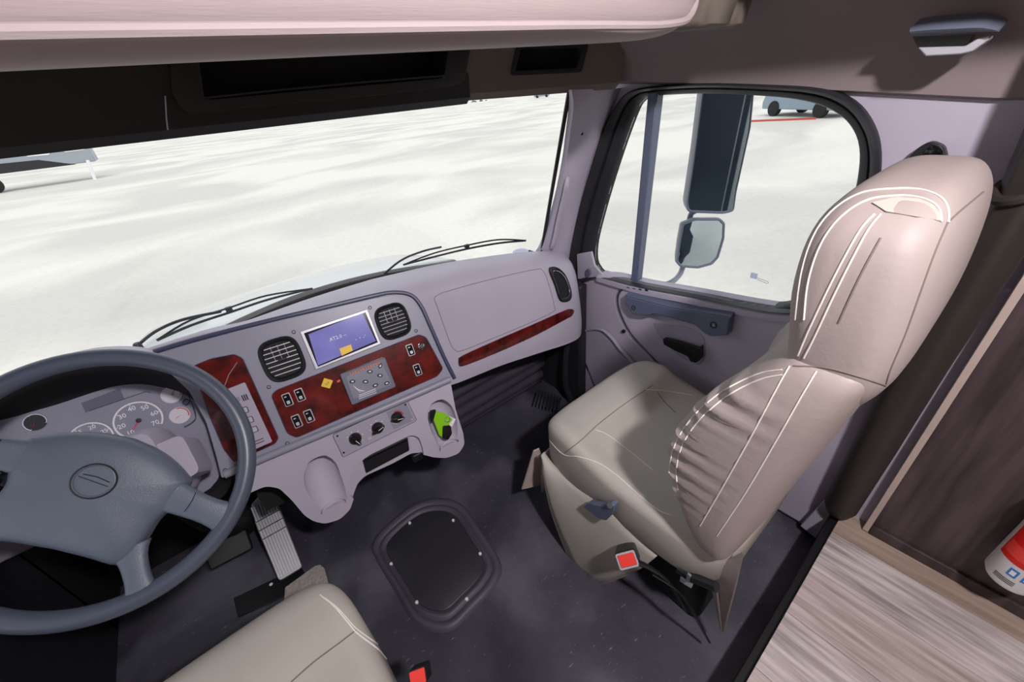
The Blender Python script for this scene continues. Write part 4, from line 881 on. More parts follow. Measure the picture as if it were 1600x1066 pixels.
# ================================================================== SEATS
def pad(name, outline, z0, ztop, r, mat, parent, nin=8, shrink0=0.97):
    n = len(outline); cx = sum(p[0] for p in outline)/n; cy = sum(p[1] for p in outline)/n; rings = []
    def S(s): return [(cx+(x-cx)*s, cy+(y-cy)*s) for x, y in outline]
    rings.append([V((x, y, z0)) for x, y in S(shrink0*0.5)])
    rings.append([V((x, y, z0)) for x, y in S(shrink0)]); rings.append([V((x, y, z0+0.015)) for x, y in S(1.0)])
    w_ = max(abs(p[0]-cx) for p in outline)
    for k in range(0, 6):
        a = math.pi/2*k/5; s = 1 - (r/w_)*(1-math.cos(a)); rings.append([V((x, y, ztop(x, y)-r*(1-math.sin(a)))) for x, y in S(s)])
    s0 = 1-r/w_
    for k in range(1, nin+1):
        s = s0*(1-k/nin)+0.01; rings.append([V((x, y, ztop(x, y))) for x, y in S(s)])
    return loft(name, rings, mat, parent, angle=70)
def sup(hx_, y0, y1, xc, n=64, e=0.35):
    return [(xc+hx_*math.copysign(abs(math.cos(a))**e, math.cos(a)), (y0+y1)/2+(y1-y0)/2*math.copysign(abs(math.sin(a))**e, math.sin(a))) for a in [2*math.pi*i/n for i in range(n)]]
def sstep(a, b, x): t = max(0, min(1, (x-a)/(b-a))); return t*t*(3-2*t)
PX = 0.87
ps = thing('passenger_seat', 'taupe vinyl high-back passenger seat with white double stitching, facing the dashboard', 'seat', (PX, 0.4, 0))
def pz(x, y):
    e = abs(x-PX)/0.27
    return 0.455 + 0.045*sstep(0.52, 0.60, y) - 0.018*sstep(0.64, 0.75, y) + 0.012*sstep(0.6, 0.9, e) - 0.01*(1-e)*(1-sstep(0.5, 0.6, y))
cu_ = pad('cushion', sup(0.268, 0.12, 0.745, PX), 0.315, pz, 0.035, 'vinyl_grey', ps, nin=22)
def back_rings(tab):
    rings = []
    for z, xc, hw, yf, yr, dip in tab:
        r_ = []
        for i in range(56):
            a = 2*math.pi*i/56; c, s = math.cos(a), math.sin(a); e = 0.5
            x = math.copysign(abs(c)**e, c); y = math.copysign(abs(s)**e, s)
            yy = (yf+yr)/2 + (yf-yr)/2*y
            if y > 0: yy -= dip*(1-x*x)*y
            r_.append(V((xc+hw*x, yy, z)))
        rings.append(r_)
    return rings
low = [(0.43, PX, 0.16, 0.16, 0.135, 0), (0.445, PX, 0.23, 0.175, 0.125, 0.0), (0.47, PX, 0.262, 0.195, 0.118, 0.0), (0.50, PX, 0.276, 0.22, 0.112, 0.01), (0.56, PX, 0.285, 0.262, 0.100, 0.03), (0.64, PX, 0.288, 0.302, 0.087, 0.05), (0.71, PX, 0.288, 0.322, 0.076, 0.06), (0.78, PX, 0.286, 0.318, 0.064, 0.06), (0.86, PX, 0.280, 0.282, 0.052, 0.05), (0.91, PX, 0.274, 0.245, 0.044, 0.035), (0.96, PX, 0.264, 0.202, 0.034, 0.02), (1.0, PX, 0.25, 0.168, 0.026, 0.008), (1.018, PX, 0.225, 0.15, 0.03, 0.0), (1.025, PX, 0.15, 0.12, 0.05, 0.0), (1.026, PX, 0.03, 0.10, 0.06, 0)]
def densify(rings, n): return [list(r) for r in zip(*[cr(c, n) for c in zip(*rings)])]
lr = densify(back_rings(low), 6)
for r_ in lr:                                   # gathered vinyl on the front side bolsters
    for i, p in enumerate(r_):
        a = 2*math.pi*i/56; k = max(0.0, 1-abs(((a-2.55+math.pi) % (2*math.pi))-math.pi)/0.85); k2 = max(0.0, 1-abs(((a-0.79+math.pi) % (2*math.pi))-math.pi)/0.75); m = max(k, k2)
        m = m*m*(3-2*m)*sstep(0.56, 0.64, p.z)*(1-sstep(0.90, 0.97, p.z))
        if m > 0:
            w_ = 0.010*m*math.sin(p.z*2*math.pi/0.036 + 1.2*math.sin(p.z*31) + a*1.5)
            r_[i] = p + V((math.copysign(1, p.x-PX)*w_*0.9, w_*0.6, 0))
lb = loft('backrest', lr, 'vinyl', ps, angle=70)
upt = [(0.93, PX, 0.20, 0.14, 0.035, 0), (0.98, PX, 0.235, 0.160, 0.020, 0.0), (1.04, PX, 0.240, 0.174, 0.016, 0.004), (1.10, PX, 0.238, 0.188, 0.018, 0.006), (1.16, PX, 0.230, 0.192, 0.024, 0.006), (1.20, PX, 0.216, 0.186, 0.032, 0.004), (1.225, PX, 0.192, 0.172, 0.042, 0.002), (1.242, PX, 0.155, 0.155, 0.055, 0.0), (1.25, PX, 0.10, 0.132, 0.07, 0.0), (1.252, PX, 0.02, 0.11, 0.085, 0.0)]
ub = loft('headrest_section', densify(back_rings(upt), 3), 'vinyl', ps, angle=70)
SP = Surf(cu_, lb, ub)
TR = 0.0013
for L in ([(1243, 500), (1252, 430), (1270, 372), (1300, 330), (1345, 302), (1400, 295), (1440, 297), (1468, 308), (1480, 325), (1481, 348)],
          [(1256, 500), (1263, 440), (1281, 385), (1310, 343), (1352, 314), (1400, 306), (1436, 309), (1458, 318), (1468, 330), (1470, 347)],
          [(1366, 335), (1345, 358), (1318, 405), (1290, 460), (1262, 520), (1247, 556)],
          [(1376, 335), (1356, 360), (1330, 408), (1303, 462), (1275, 522), (1256, 560)],
          [(1234, 572), (1215, 605), (1175, 680), (1130, 760), (1094, 822)],
          [(1276, 580), (1255, 615), (1215, 685), (1165, 770), (1120, 838)],
          [(1222, 578), (1190, 583), (1150, 600), (1115, 622), (1080, 655), (1055, 695), (1046, 735), (1048, 765)],
          [(1222, 586), (1192, 592), (1155, 608), (1122, 630), (1090, 660), (1066, 697), (1057, 735), (1060, 765)],
          [(843, 665), (862, 692), (882, 711), (905, 714), (935, 724), (965, 744), (1000, 775), (1030, 798), (1050, 806)],
          [(930, 672), (950, 680), (990, 710), (1020, 735)],
          [(1008, 609), (1030, 610), (1060, 614), (1082, 618)]):
    seam('stitching', SP, L, TR, 'thread', ps)
for L in ([(1480, 348), (1460, 395), (1440, 450), (1415, 520), (1392, 575), (1384, 600)], [(1240, 572), (1290, 575), (1340, 588), (1388, 604)], [(1376, 372), (1355, 410), (1335, 450), (1310, 505)],
          [(882, 708), (908, 688), (935, 663), (975, 632), (1020, 602)], [(1027, 613), (1040, 630), (1056, 645)], [(1536, 300), (1500, 330), (1481, 348)]):
    seam('seam_line', SP, L, 0.0014, 'seam', ps, 0.0)
# flap pocket at the top
Ft = SP
fp_ = [SP.hit(x, y, 0.002) for x, y in [(1362, 318), (1400, 310), (1435, 313), (1456, 322), (1466, 334), (1467, 346), (1430, 340), (1384, 332)]]
fp_ = [p for p in fp_ if p]
mk('flap', *join(([p for p in fp_]+[p+V((0.004, -0.002, -0.004)) for p in fp_], [tuple(range(len(fp_))), tuple(range(2*len(fp_)-1, len(fp_)-1, -1))]+[(i, (i+1) % len(fp_), len(fp_)+(i+1) % len(fp_), len(fp_)+i) for i in range(len(fp_))])), 'vinyl_grey', ps)
# skirt, pedestal, flaps
box('pedestal', (PX, 0.36, 0.16), (0.36, 0.40, 0.32), 'black_soft', ps, bev=0.02)
XS = 0.603
sk = [(846, 668), (849, 700), (850, 745), (860, 795), (876, 845), (900, 897), (915, 909), (938, 913), (965, 904), (988, 890), (1030, 900), (1060, 870), (1000, 800), (930, 720), (885, 700)]
def skp(x, y, k=0.0): return at(x, y, X=XS-k)
a = [(849, 712), (849, 725), (850, 748), (862, 800), (880, 850), (903, 900), (938, 912), (975, 900), (1000, 888)]
b = [(850, 706), (862, 722), (880, 741), (905, 759), (930, 773), (955, 788), (977, 812), (1000, 842), (1028, 868)]
A = cr([at(x, y, X=XS - 0.045*math.sin(math.pi*i/8)) for i, (x, y) in enumerate(a)], 4); B = cr([at(x, y, X=XS+0.006) for x, y in b], 4)
rings = [[q.lerp(p, t) + V((-0.012*math.sin(math.pi*t), 0, 0)) for t in [i/6 for i in range(7)]] for p, q in zip(A, B)]
mk('side_skirt', *loft_g(rings, cap=False, closed=False), 'vinyl_grey', ps, solid=0.004, angle=70)
tube('skirt_hem', A, 0.0025, 'vinyl', ps, n=6)
FS = Frame((PX, 0.742, 0.3), (1, 0, 0), (0, 0.02, 1))
# front apron
rings = [[V((X, 0.738+0.01*math.sin(9*X), 0.33)), V((X, 0.742+0.012*math.sin(11*X), 0.2)), V((X, 0.74+0.016*math.sin(13*X), 0.10))] for X in [0.62+0.05*i for i in range(11)]]
mk('front_apron', *loft_g(rings, cap=False, closed=False), 'vinyl_grey', ps, solid=0.004)
fl_ = [at(x, y, Y=0.775) for x, y in [(843, 702), (834, 706), (816, 764), (850, 756), (848, 715)]]
mk('front_flap', fl_+[p+V((0.003, 0.006, 0)) for p in fl_], [(0, 1, 2, 3, 4), (9, 8, 7, 6, 5)]+[(i, (i+1) % 5, 5+(i+1) % 5, 5+i) for i in range(5)], 'cabinet_edge', ps)
tube('flap_hem', [fl_[1], fl_[2], fl_[3]], 0.003, 'vinyl', ps, n=6)
rf = [at(x, y, X=0.66) for x, y in [(1108, 896), (1162, 868), (1150, 920), (1135, 975), (1131, 990), (1127, 985)]]
mk('rear_flap', rf+[p+V((0.004, 0.006, 0)) for p in rf], [tuple(range(6)), tuple(range(11, 5, -1))]+[(i, (i+1) % 6, 6+(i+1) % 6, 6+i) for i in range(6)], 'vinyl', ps)
tube('flap_hem', [rf[0], at(1120, 925, X=0.655), rf[5]], 0.003, 'seam', ps, n=6)
# recline lever
lp = [at(x, y, X=0.572) for x, y in [(914, 790), (922, 784), (945, 790), (955, 784), (962, 788), (960, 800), (950, 811), (938, 808)]]
FLv = Frame((0.572, 0, 0), (0, -1, 0), (0, 0, 1))
prism('recline_lever', FLv, fillet([(-p.y, p.z) for p in lp], 0.006, 3), -0.012, 0.008, 'handle_blue', ps, bev=0.004)
tube('lever_shaft', [at(953, 790, X=0.56), at(953, 790, X=0.60)], 0.008, 'black', ps, n=10)
# buckle on its stalk
bq = at(980, 875, X=0.535)
FBk = Frame(bq, (0.75, -0.60, 0.35), (0.2, 0.7, 0.55))
bkb = prism('buckle', FBk, rrect(0.056, 0.044, 0.008), -0.085, 0.0, 'black', ps, bev=0.004)
prism('release_button', FBk.sub(0, 0, 0.0), rrect(0.043, 0.030, 0.004), -0.002, 0.004, 'red_button', bkb, bev=0.001)
mk('buckle_frame', *ring_g(FBk, rrect(0.052, 0.040, 0.006), rrect(0.044, 0.031, 0.004), 0.0, 0.004), 'silver', bkb)
tube('buckle_sleeve', cr([at(990, 878, X=0.55), at(1010, 885, X=0.56), at(1040, 905, X=0.575), at(1062, 935, X=0.59), at(1072, 955, X=0.60)], 5), [0.016, 0.015, 0.014, 0.013, 0.012, 0.011, 0.010, 0.010, 0.009, 0.009, 0.009, 0.008, 0.008, 0.008, 0.008, 0.008, 0.008, 0.008, 0.008, 0.007, 0.007], 'black', ps, n=10, flat=0.6)
tube('belt_stalk', cr([at(1020, 898, X=0.56), at(1060, 925, X=0.58), at(1085, 960, X=0.60), at(1095, 980, X=0.62), at(1108, 1003, X=0.64)], 5), 0.006, 'black', ps, n=8, flat=0.5)
mk('frame_bracket', *box_g(at(1073, 908, X=0.61), (0.012, 0.030, 0.022), 0.2), 'silver', ps, bev=0.002)
tube('seat_rail', [at(1060, 888, X=0.612), at(1075, 900, X=0.612), at(1120, 918, X=0.615)], 0.012, 'black', ps, n=8)
p = at(1076, 903, X=0.596); mk('rail_clip', *box_g(p, (0.006, 0.010, 0.032)), 'chrome', ps, bev=0.001)
# driver seat
DX = -0.335
dseat = thing('driver_seat', 'taupe-grey vinyl driver seat cushion at the bottom edge of the view', 'seat', (DX, 0.4, 0))
def dz(x, y):
    e = abs(x-DX)/0.28
    return 0.475 + 0.028*sstep(0.50, 0.62, y) - 0.015*sstep(0.66, 0.75, y) + 0.010*sstep(0.55, 0.95, e)
dc = pad('cushion', sup(0.285, -0.06, 0.745, DX, e=0.36), 0.30, dz, 0.04, 'vinyl_grey', dseat, nin=22)
bd = [(0.40, DX, 0.2, -0.06, -0.16, 0), (0.44, DX, 0.26, -0.03, -0.18, 0.02), (0.6, DX, 0.275, -0.02, -0.20, 0.04), (0.8, DX, 0.27, -0.05, -0.22, 0.04), (0.98, DX, 0.24, -0.10, -0.24, 0.02), (1.10, DX, 0.21, -0.12, -0.25, 0.0), (1.18, DX, 0.16, -0.15, -0.24, 0.0), (1.2, DX, 0.05, -0.18, -0.22, 0.0)]
loft('backrest', densify(back_rings(bd), 3), 'vinyl', dseat, angle=70)
box('pedestal', (DX, 0.36, 0.15), (0.38, 0.44, 0.30), 'black_soft', dseat, bev=0.02)
SDr = Surf(dc)
seam('stitching', SDr, [(500, 930), (522, 948), (545, 975), (558, 990), (590, 1015), (615, 1045), (632, 1064)], 0.0016, 'thread', dseat)
seam('stitching', SDr, [(508, 935), (530, 953), (552, 978), (566, 990), (598, 1014), (624, 1045), (640, 1064)], 0.0012, 'thread', dseat)
seam('seam_line', SDr, [(556, 985), (530, 1005), (490, 1035), (455, 1066)], 0.0014, 'seam', dseat, 0.0)
bq = at(653, 1058, Z=0.44); Fq = Frame(bq, (0.9, -0.4, 0.0), (0.3, 0.8, 0.45))
b2 = prism('buckle', Fq, rrect(0.034, 0.028, 0.005), -0.07, 0.0, 'black', dseat, bev=0.004)
prism('release_button', Fq, rrect(0.030, 0.024, 0.003), -0.001, 0.005, 'red_button', b2, bev=0.001)

# ================================================================== REAR RIGHT: cabinet, extinguisher, curtain
cb = thing('cabinet', 'dark wood-grain cabinet side with pale edge strip behind the passenger seat', 'cabinet', (1.35, -0.3, 0.18))
mk('side_panel', *box_g((1.215, -0.235, 1.08), (0.02, 0.33, 1.79)), 'cabinet_wood', cb)
mk('edge_strip', *box_g((1.212, -0.062, 1.08), (0.032, 0.014, 1.79)), 'cabinet_edge', cb, bev=0.001)
mk('toe_trim', *box_g((1.201, -0.235, 0.198), (0.010, 0.33, 0.035)), 'cabinet_wood', cb, bev=0.002)
mk('rear_panel', *box_g((1.33, -0.39, 1.08), (0.22, 0.02, 1.79)), 'cabinet_wood', cb)
fe = thing('fire_extinguisher', 'white fire extinguisher with red label beside the dark cabinet', 'fire extinguisher', at(1600, 885, X=1.135))
eb = at(1592, 880, X=1.135); eb = V((1.150, -0.305, 0.325)); FE = Frame(eb, (1, 0, 0), (0, 1, 0))
lathe('cylinder', FE, [(0.030, 0.0), (0.040, 0.004), (0.046, 0.018), (0.046, 0.26), (0.040, 0.29), (0.022, 0.31), (0.016, 0.33), (0.001, 0.33)], 'white', fe, n=40)
def wrap(name, a0, a1, z0, z1, mat, r=0.0466):
    n_ = 14; vs_ = []; fs_ = []
    for i in range(n_+1):
        a = a0+(a1-a0)*i/n_; vs_ += [FE.P(r*math.cos(a), r*math.sin(a), z0), FE.P(r*math.cos(a), r*math.sin(a), z1)]
    for i in range(n_): fs_.append((2*i, 2*i+2, 2*i+3, 2*i+1))
    return mk(name, vs_, fs_, mat, fe)
AZ = math.atan2(-eb.y, -eb.x)
wrap('label', AZ-1.0, AZ+0.62, 0.085, 0.21, 'red')
wrap('label_panel', AZ-0.9, AZ+0.40, 0.10, 0.135, 'red_button', 0.0470)
wrap('pictogram', AZ+0.28, AZ+0.60, 0.050, 0.074, 'blue_print', 0.0468); wrap('pictogram_glyph', AZ+0.35, AZ+0.53, 0.055, 0.069, 'print', 0.0471)
wrap('pictogram', AZ-0.20, AZ+0.12, 0.050, 0.074, 'blue_print', 0.0468); wrap('pictogram_glyph', AZ-0.13, AZ+0.05, 0.055, 0.069, 'print', 0.0471)
for k in range(3): wrap('small_print', AZ-0.5, AZ+0.25, 0.036-k*0.005, 0.038-k*0.005, 'print_dark', 0.0468)
lathe('valve', FE, [(0.014, 0.33), (0.016, 0.35), (0.012, 0.38), (0.001, 0.38)], 'black', fe, n=16)
prism('squeeze_lever', Frame(FE.P(0, 0, 0.39), (0, -1, 0), (0, 0, 1)), rrect(0.10, 0.014, 0.004, 3), -0.008, 0.008, 'black', fe, bev=0.002)
mk('strap', *tube_g([FE.P(0.048*math.cos(a), 0.048*math.sin(a), 0.235) for a in [2*math.pi*i/32 for i in range(32)]], 0.003, 6, True), 'black', fe)
# gathered curtain pad by the pillar
cn = thing('privacy_curtain', 'dark grey-brown vinyl curtain gathered by the pillar behind the passenger seat', 'curtain', (1.19, 0.0, 0.2))
def cring(z, cx, cy, rx, ry, wob):
    return [V((cx+rx*math.cos(a)*(1+wob*math.sin(5*a+z*3)), cy+ry*math.sin(a)*(1+wob*math.sin(4*a+1+z*2)), z)) for a in [2*math.pi*i/40 for i in range(40)]]
tb = [(0.195, 1.195, -0.01, 0.010, 0.012, 0), (0.20, 1.195, -0.01, 0.028, 0.030, 0.01), (0.23, 1.195, -0.01, 0.040, 0.040, 0.02), (0.5, 1.19, -0.012, 0.042, 0.042, 0.03), (0.8, 1.185, -0.012, 0.044, 0.044, 0.04), (1.0, 1.18, -0.015, 0.046, 0.046, 0.06), (1.10, 1.17, -0.02, 0.046, 0.044, 0.08), (1.16, 1.165, -0.025, 0.040, 0.036, 0.06), (1.20, 1.165, -0.028, 0.044, 0.042, 0.10), (1.30, 1.175, -0.025, 0.055, 0.055, 0.12), (1.45, 1.18, -0.02, 0.06, 0.07, 0.12), (1.60, 1.18, -0.02, 0.06, 0.08, 0.12)]
loft('folds', [cring(z, x, y+0.022, rx, min(ry, 0.047), w_) for z, x, y, rx, ry, w_ in tb], 'curtain_vinyl', cn, angle=70)
tube('tie_band', [V((1.165+0.043*math.cos(a), -0.004+0.040*math.sin(a), 1.165+0.01*math.sin(2*a))) for a in [2*math.pi*i/32 for i in range(32)]], 0.010, 'curtain_vinyl', cn, n=8, closed=True)
# lower pillar trim scrap
q = [at(x, y, X=1.205) for x, y in [(1250, 822), (1300, 770), (1325, 770), (1300, 800), (1275, 842)]]
lt = mk('trim_4', q+[p+V((0.02, 0, 0)) for p in q], [tuple(range(5)), tuple(range(9, 4, -1))]+[(i, (i+1) % 5, 5+(i+1) % 5, 5+i) for i in range(5)], 'lavender', bev=0.002); tag(lt, 'pale lower pillar trim beside the rear step', kind='structure')

# ================================================================== OUTSIDE THE CAB
# bonnet
hd = thing('bonnet', 'white sloping truck bonnet seen through the windshield', 'bonnet', (XC, 2.2, 0))
rings = []
for i in range(15):
    t = i/14; Y = 1.72+1.25*t; hw = 0.80-0.14*t; z = 0.745 - 0.16*t - 0.20*t*t*t; L = []
    for j in range(25):
        s = -1+j/12; L.append(V((XC+hw*s, Y - 0.05*s*s*(1-t), z - 0.05*abs(s)**2.4 - 0.30*max(0, (abs(s)-0.86)/0.14)**2)))
    rings.append(L)
mk('panel', *loft_g(rings, cap=False, closed=False), 'hood_white', hd, solid=0.01)
cw = struct('trim_5', 'dark cowl panel between the windshield and the bonnet', (XC, 1.66, 0.7))
cwr = []
for i in range(25):
    s = -1+i/12; b = ws(s*0.99, -0.02); k = 1-s*s; b = b+V((0, 0, -0.03+0.045*k)); cwr.append([b+V((0, 0.005, 0.012)), b+V((0, 0.05, 0.012)), b+V((0, 0.12*k+0.05, -0.03)), b+V((0, 0.12*k+0.05, -0.09)), b+V((0, 0.0, -0.09))])
mk('cowl', *loft_g(cwr), 'cowl', cw, angle=40)
# wipers
def wiper(name, label, arm, blade):
    t = thing(name, label, 'wiper', arm[0], 'windshield wipers')
    tube('arm', cr(arm, 5), 0.006, 'black', t, n=8, flat=0.6)
    tube('blade', cr(blade, 5), 0.0045, 'black', t, n=6)
    up = [p+V((0, 0.004, 0.014)) for p in blade]
    tube('blade_frame', cr([blade[0]]+up[1:-1]+[blade[-1]], 5), 0.0035, 'black_gloss', t, n=6)
    m = blade[len(blade)//2]; mk('joint', *box_g(m+V((0, 0, 0.012)), (0.02, 0.014, 0.014)), 'black', t, bev=0.002)
    lathe('pivot', Frame(arm[0], (1, 0, 0), (0, 1, 0)), [(0.010, -0.03), (0.010, 0.004), (0.007, 0.008), (0.001, 0.008)], 'black', t, n=14)
def wsx(px, py, off=0.03):
    """point just outside the windshield on the view ray"""
    best = None; d = ray(px, py)
    for i in range(400):
        t = 0.8+i*0.004; p = CAM+d*t; v = (p.z-0.79)/0.615; hb = 0.84*(1-v)+0.76*v; s = (p.x-XC)/hb
        y = (1.60-0.365*s*s)*(1-v)+(1.16-0.185*s*s)*v
        if p.y >= y+off: return p
    return p
wiper('windshield_wiper', 'black wiper at the right of the windshield, blade rising to the right', [wsx(543, 462), wsx(585, 440), wsx(625, 408), wsx(660, 393), wsx(690, 386)], [wsx(630, 414), wsx(680, 401), wsx(730, 389), wsx(780, 380), wsx(822, 376)])
wiper('windshield_wiper', 'black wiper above the instrument cluster, blade lying low along the windshield', [wsx(215, 540), wsx(240, 520), wsx(270, 505), wsx(300, 496), wsx(345, 487)], [wsx(245, 532), wsx(300, 508), wsx(360, 488), wsx(420, 468), wsx(488, 451)])
# side mirror
sm = thing('side_mirror', 'tall door mirror with smaller round-cornered convex mirror below it, outside the passenger window', 'mirror', at(1050, 445, X=1.55))
def mirror_frame(px, py, X, tilt, az):
    p = at(px, py, X=X); n_ = V((math.sin(az)*math.cos(tilt), -math.cos(az)*math.cos(tilt), math.sin(tilt)))
    u = V((0, 0, 1)).cross(n_).normalized(); return Frame(p, u, n_.cross(u))
FM = mirror_frame(1120, 235, 1.68, -0.02, math.radians(-36.5))
mo = [tuple(q) for q in fillet(FM.uvs([(1100, 120), (1180, 118), (1172, 200), (1150, 300), (1146, 330), (1130, 334), (1075, 332), (1072, 320), (1086, 230)]), 0.014, 4)]
cx = sum(p[0] for p in mo)/len(mo); cy = sum(p[1] for p in mo)/len(mo)
mk('main_shell', *loft_g([[FM.P(cx+(x-cx)*s, cy+(y-cy)*s, d) for x, y in mo] for s, d in ((0.4, -0.10), (0.75, -0.085), (0.95, -0.05), (1.0, -0.01), (1.0, 0.004), (0.97, 0.006), (0.94, 0.0))]), 'mirror_shell', sm, angle=50)
mk('main_glass', *prism_g(FM, [(cx+(x-cx)*0.945, cy+(y-cy)*0.945) for x, y in mo], -0.001, 0.0015), 'mirror_glass', sm, smooth=False)
FN = mirror_frame(1097, 380, 1.68, -0.10, math.radians(-30))
co = [tuple(q) for q in fillet(FN.uvs([(1066, 348), (1085, 341), (1125, 341), (1132, 348), (1131, 372), (1122, 402), (1112, 413), (1090, 419), (1062, 417), (1056, 410), (1060, 380)]), 0.008, 3)]
cx = sum(p[0] for p in co)/len(co); cy = sum(p[1] for p in co)/len(co)
mk('convex_shell', *loft_g([[FN.P(cx+(x-cx)*s, cy+(y-cy)*s, d) for x, y in co] for s, d in ((0.4, -0.06), (0.85, -0.045), (1.0, -0.01), (1.0, 0.005), (0.95, 0.007), (0.90, 0.0))]), 'mirror_shell', sm, angle=50)
mk('convex_glass', *loft_g([[FN.P(cx+(x-cx)*s, cy+(y-cy)*s, 0.0005+0.006*(1-s*s)) for x, y in co] for s in (0.92, 0.8, 0.65, 0.5, 0.35, 0.2, 0.05)]), 'mirror_glass', sm, angle=90)
tube('bracket', cr([at(1030, 446, X=1.36), at(1045, 443, X=1.45), at(1058, 434, X=1.60), at(1066, 420, X=1.70), at(1072, 390, X=1.74), at(1078, 340, X=1.74), at(1086, 330, X=1.74)], 5), 0.012, 'mirror_shell', sm, n=10)
# own motorhome body, seen in the mirrors
rb = struct('wall_exterior', 'dark blue outside of the motorhome body behind the cab', (1.56, -4, -0.6))
mk('upper_side', *box_g((1.60, -3.9, 1.2), (0.05, 7.0, 2.4)), 'rv_blue', rb)
mk('lower_side', *box_g((1.58, -3.9, -0.3), (0.05, 7.0, 0.6)), 'rv_mint', rb)
mk('front_return', *box_g((1.47, -0.07, 1.0), (0.32, 0.04, 2.9)), 'rv_blue', rb)
mk('door_skin', *box_g((1.345, 0.45, 0.30), (0.03, 1.4, 0.72)), 'hood_white', rb)
mk('roof_cap', *box_g((0.28, -0.6, 2.25), (2.6, 4.6, 0.08)), 'hood_white', rb)
# trailer far left
tr = thing('parked_trailer', 'grey parked trailer with white windows far away at the left', 'trailer', (-9.0, 39.5, -1.05))
FT = Frame((0, 38.6, 0), (1, 0, 0), (0, 0, 1))
b0 = FT.uv(150, 252); t0 = FT.uv(148, 205)
mk('body', *box_g((b0[0]-6.5, 39.8, (b0[1]+2.9)/2), (13.0, 2.4, 2.9-b0[1])), 'trailer_grey', tr, bev=0.05)
for px in ([(36, 236), (74, 230), (78, 242), (42, 245)], [(94, 227), (131, 222), (133, 234), (100, 238)]):
    q = FT.uvs(px); mk('window', *prism_g(FT, fillet(q, 0.08, 3), -0.02, 0.03), 'white', tr)
mk('skirting', *prism_g(FT, FT.uvs([(-60, 262), (60, 250), (118, 257), (0, 272), (-60, 280)]), -0.3, 0.02), 'rubber', tr)
tube('landing_leg', [FT.P(*FT.uv(137, 250), 0.1), FT.P(*FT.uv(149, 281), 0.1)], 0.09, 'white', tr, n=8)
mk('leg_foot', *box_g(FT.P(*FT.uv(150, 281), 0.1), (0.4, 0.3, 0.08)), 'steel', tr)
for k in (-5, -6.3):
    lathe('wheel', Frame((b0[0]+k, 38.62, -0.6), (1, 0, 0), (0, 0, 1)), [(0.45, -0.25), (0.45, 0), (0.25, 0.02), (0.02, 0.02)], 'tyre', tr, n=20)
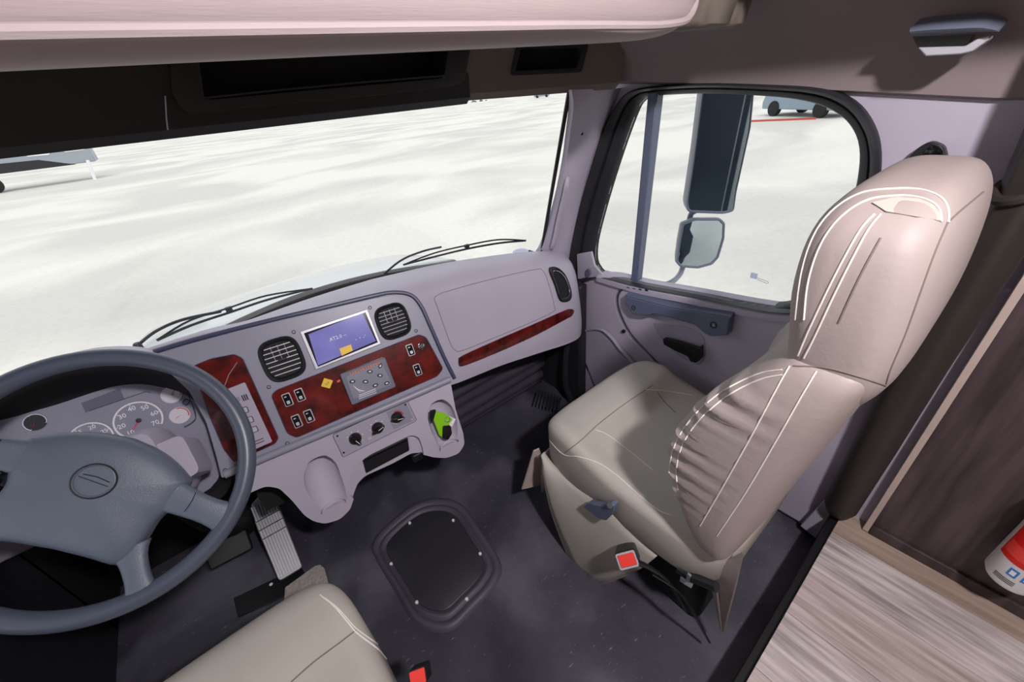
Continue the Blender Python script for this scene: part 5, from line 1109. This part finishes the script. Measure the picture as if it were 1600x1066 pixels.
# car beyond the passenger window
def car(name, label, loc, rz, mat, s=1.0):
    t = thing(name, label, 'car', loc); c_, s_ = math.cos(rz), math.sin(rz)
    def W(x, y, z): return V((loc[0]+(x*c_-y*s_)*s, loc[1]+(x*s_+y*c_)*s, loc[2]+z*s))
    side = [(-2.15, 0.30), (-2.2, 0.62), (-2.1, 0.88), (-1.2, 0.98), (-0.55, 1.42), (0.75, 1.45), (1.55, 0.98), (2.1, 0.92), (2.2, 0.6), (2.15, 0.30)]
    rr_ = []
    for y, k in ((-0.86, 0.94), (-0.80, 0.99), (-0.5, 1.0), (0.5, 1.0), (0.80, 0.99), (0.86, 0.94)):
        rr_.append([W(x*(0.985+0.015*k), y*(1 - 0.18*max(0, (z-0.95)/0.5)), 0.3+(z-0.3)*k) for x, z in side])
    mk('body', *loft_g(rr_), mat, t, bev=0.04)
    for sgn in (-1, 1):
        y = 0.80*sgn
        q = [W(x, y*0.99 if z < 1.1 else y*0.90, z) for x, z in ((-1.0, 1.02), (-0.5, 1.36), (0.1, 1.38), (0.1, 1.02))]; o = W(0, 0.03*sgn, 0)-W(0, 0, 0)
        for xs in (((-1.0, 1.02), (-0.5, 1.36), (0.1, 1.38), (0.1, 1.02)), ((0.2, 1.02), (0.2, 1.38), (0.7, 1.38), (1.3, 1.02))):
            q = [W(x, (0.87-0.13*(z-1.0)/0.4)*sgn, z) for x, z in xs]; mk('side_window', q+[p-o for p in q], [(0, 1, 2, 3), (7, 6, 5, 4)]+[(i, (i+1) % 4, 4+(i+1) % 4, 4+i) for i in range(4)], 'black_gloss', t)
        for x in (-1.35, 1.35):
            p = W(x, 0.80*sgn, 0.33); lathe('wheel', Frame(p, (c_, s_, 0), (0, 0, 1)), [(0.33*s, -0.12), (0.33*s, 0.12), (0.2*s, 0.13), (0.02, 0.13)], 'tyre', t, n=20)
    q = [W(-2.24, -0.3, 0.62), W(-2.24, 0.3, 0.62), W(-2.22, 0.3, 0.78), W(-2.22, -0.3, 0.78)]; o = W(0.06, 0, 0)-W(0, 0, 0)
    mk('number_plate', q+[p+o for p in q], [(0, 1, 2, 3), (7, 6, 5, 4)]+[(i, (i+1) % 4, 4+(i+1) % 4, 4+i) for i in range(4)], 'white', t)
    for sgn in (-1, 1):
        p = W(-2.17, 0.62*sgn, 0.74); mk('headlight', *box_g(p, (0.12, 0.34, 0.12), rz), 'silver', t, bev=0.02)
    q = [W(-1.18, -0.68, 1.02), W(-1.18, 0.68, 1.02), W(-0.62, 0.58, 1.42), W(-0.62, -0.58, 1.42)]; o = W(0.05, 0, -0.05)-W(0, 0, 0)
    mk('windscreen', [p+V((0, 0, 0.02)) for p in q]+[p+o for p in q], [(0, 1, 2, 3), (7, 6, 5, 4)]+[(i, (i+1) % 4, 4+(i+1) % 4, 4+i) for i in range(4)], 'black_gloss', t)
    return t
car('parked_car', 'blue-grey car parked far off, seen through the top of the passenger window', (27.0, 8.6, -1.05), math.radians(62), 'car_blue', 1.1)
car('parked_car', 'dark car in the distance between the tall mirror and the blue-grey car', (44.0, 21.0, -1.05), math.radians(30), 'rv_blue')
car('parked_car', 'small pale car far away at the upper right corner of the windshield', (92.0, 98.0, -1.05), math.radians(-50), 'car_blue')
ct = mk('curb', *box_g((24.6, 9.2, -1.02), (0.25, 3.2, 0.08), math.radians(15)), 'curb_red'); tag(ct, 'low red-painted curb in front of the far blue-grey car', 'curb')
# rough grass bank on the horizon
vs_, fs_ = [], []
for i in range(240):
    x = -60+i*0.7+random.uniform(-0.3, 0.3); hh = random.uniform(0.3, 1.3); y = 150+random.uniform(-6, 6); k = len(vs_); ww = random.uniform(0.4, 1.0)
    vs_ += [(x-ww, y, -1.05), (x+ww, y, -1.05), (x+ww*0.4, y+0.5, -1.05+hh), (x-ww*0.5, y-0.4, -1.05+hh*0.9), (x, y-1.2, -1.05)]; fs_ += [(k, k+1, k+2, k+3), (k, k+4, k+3), (k+4, k+1, k+2, k+3)]
gb = mk('grass', vs_, fs_, 'brush_grass', smooth=False); tag(gb, 'rough grey scrub along the far edge of the lot', kind='stuff')
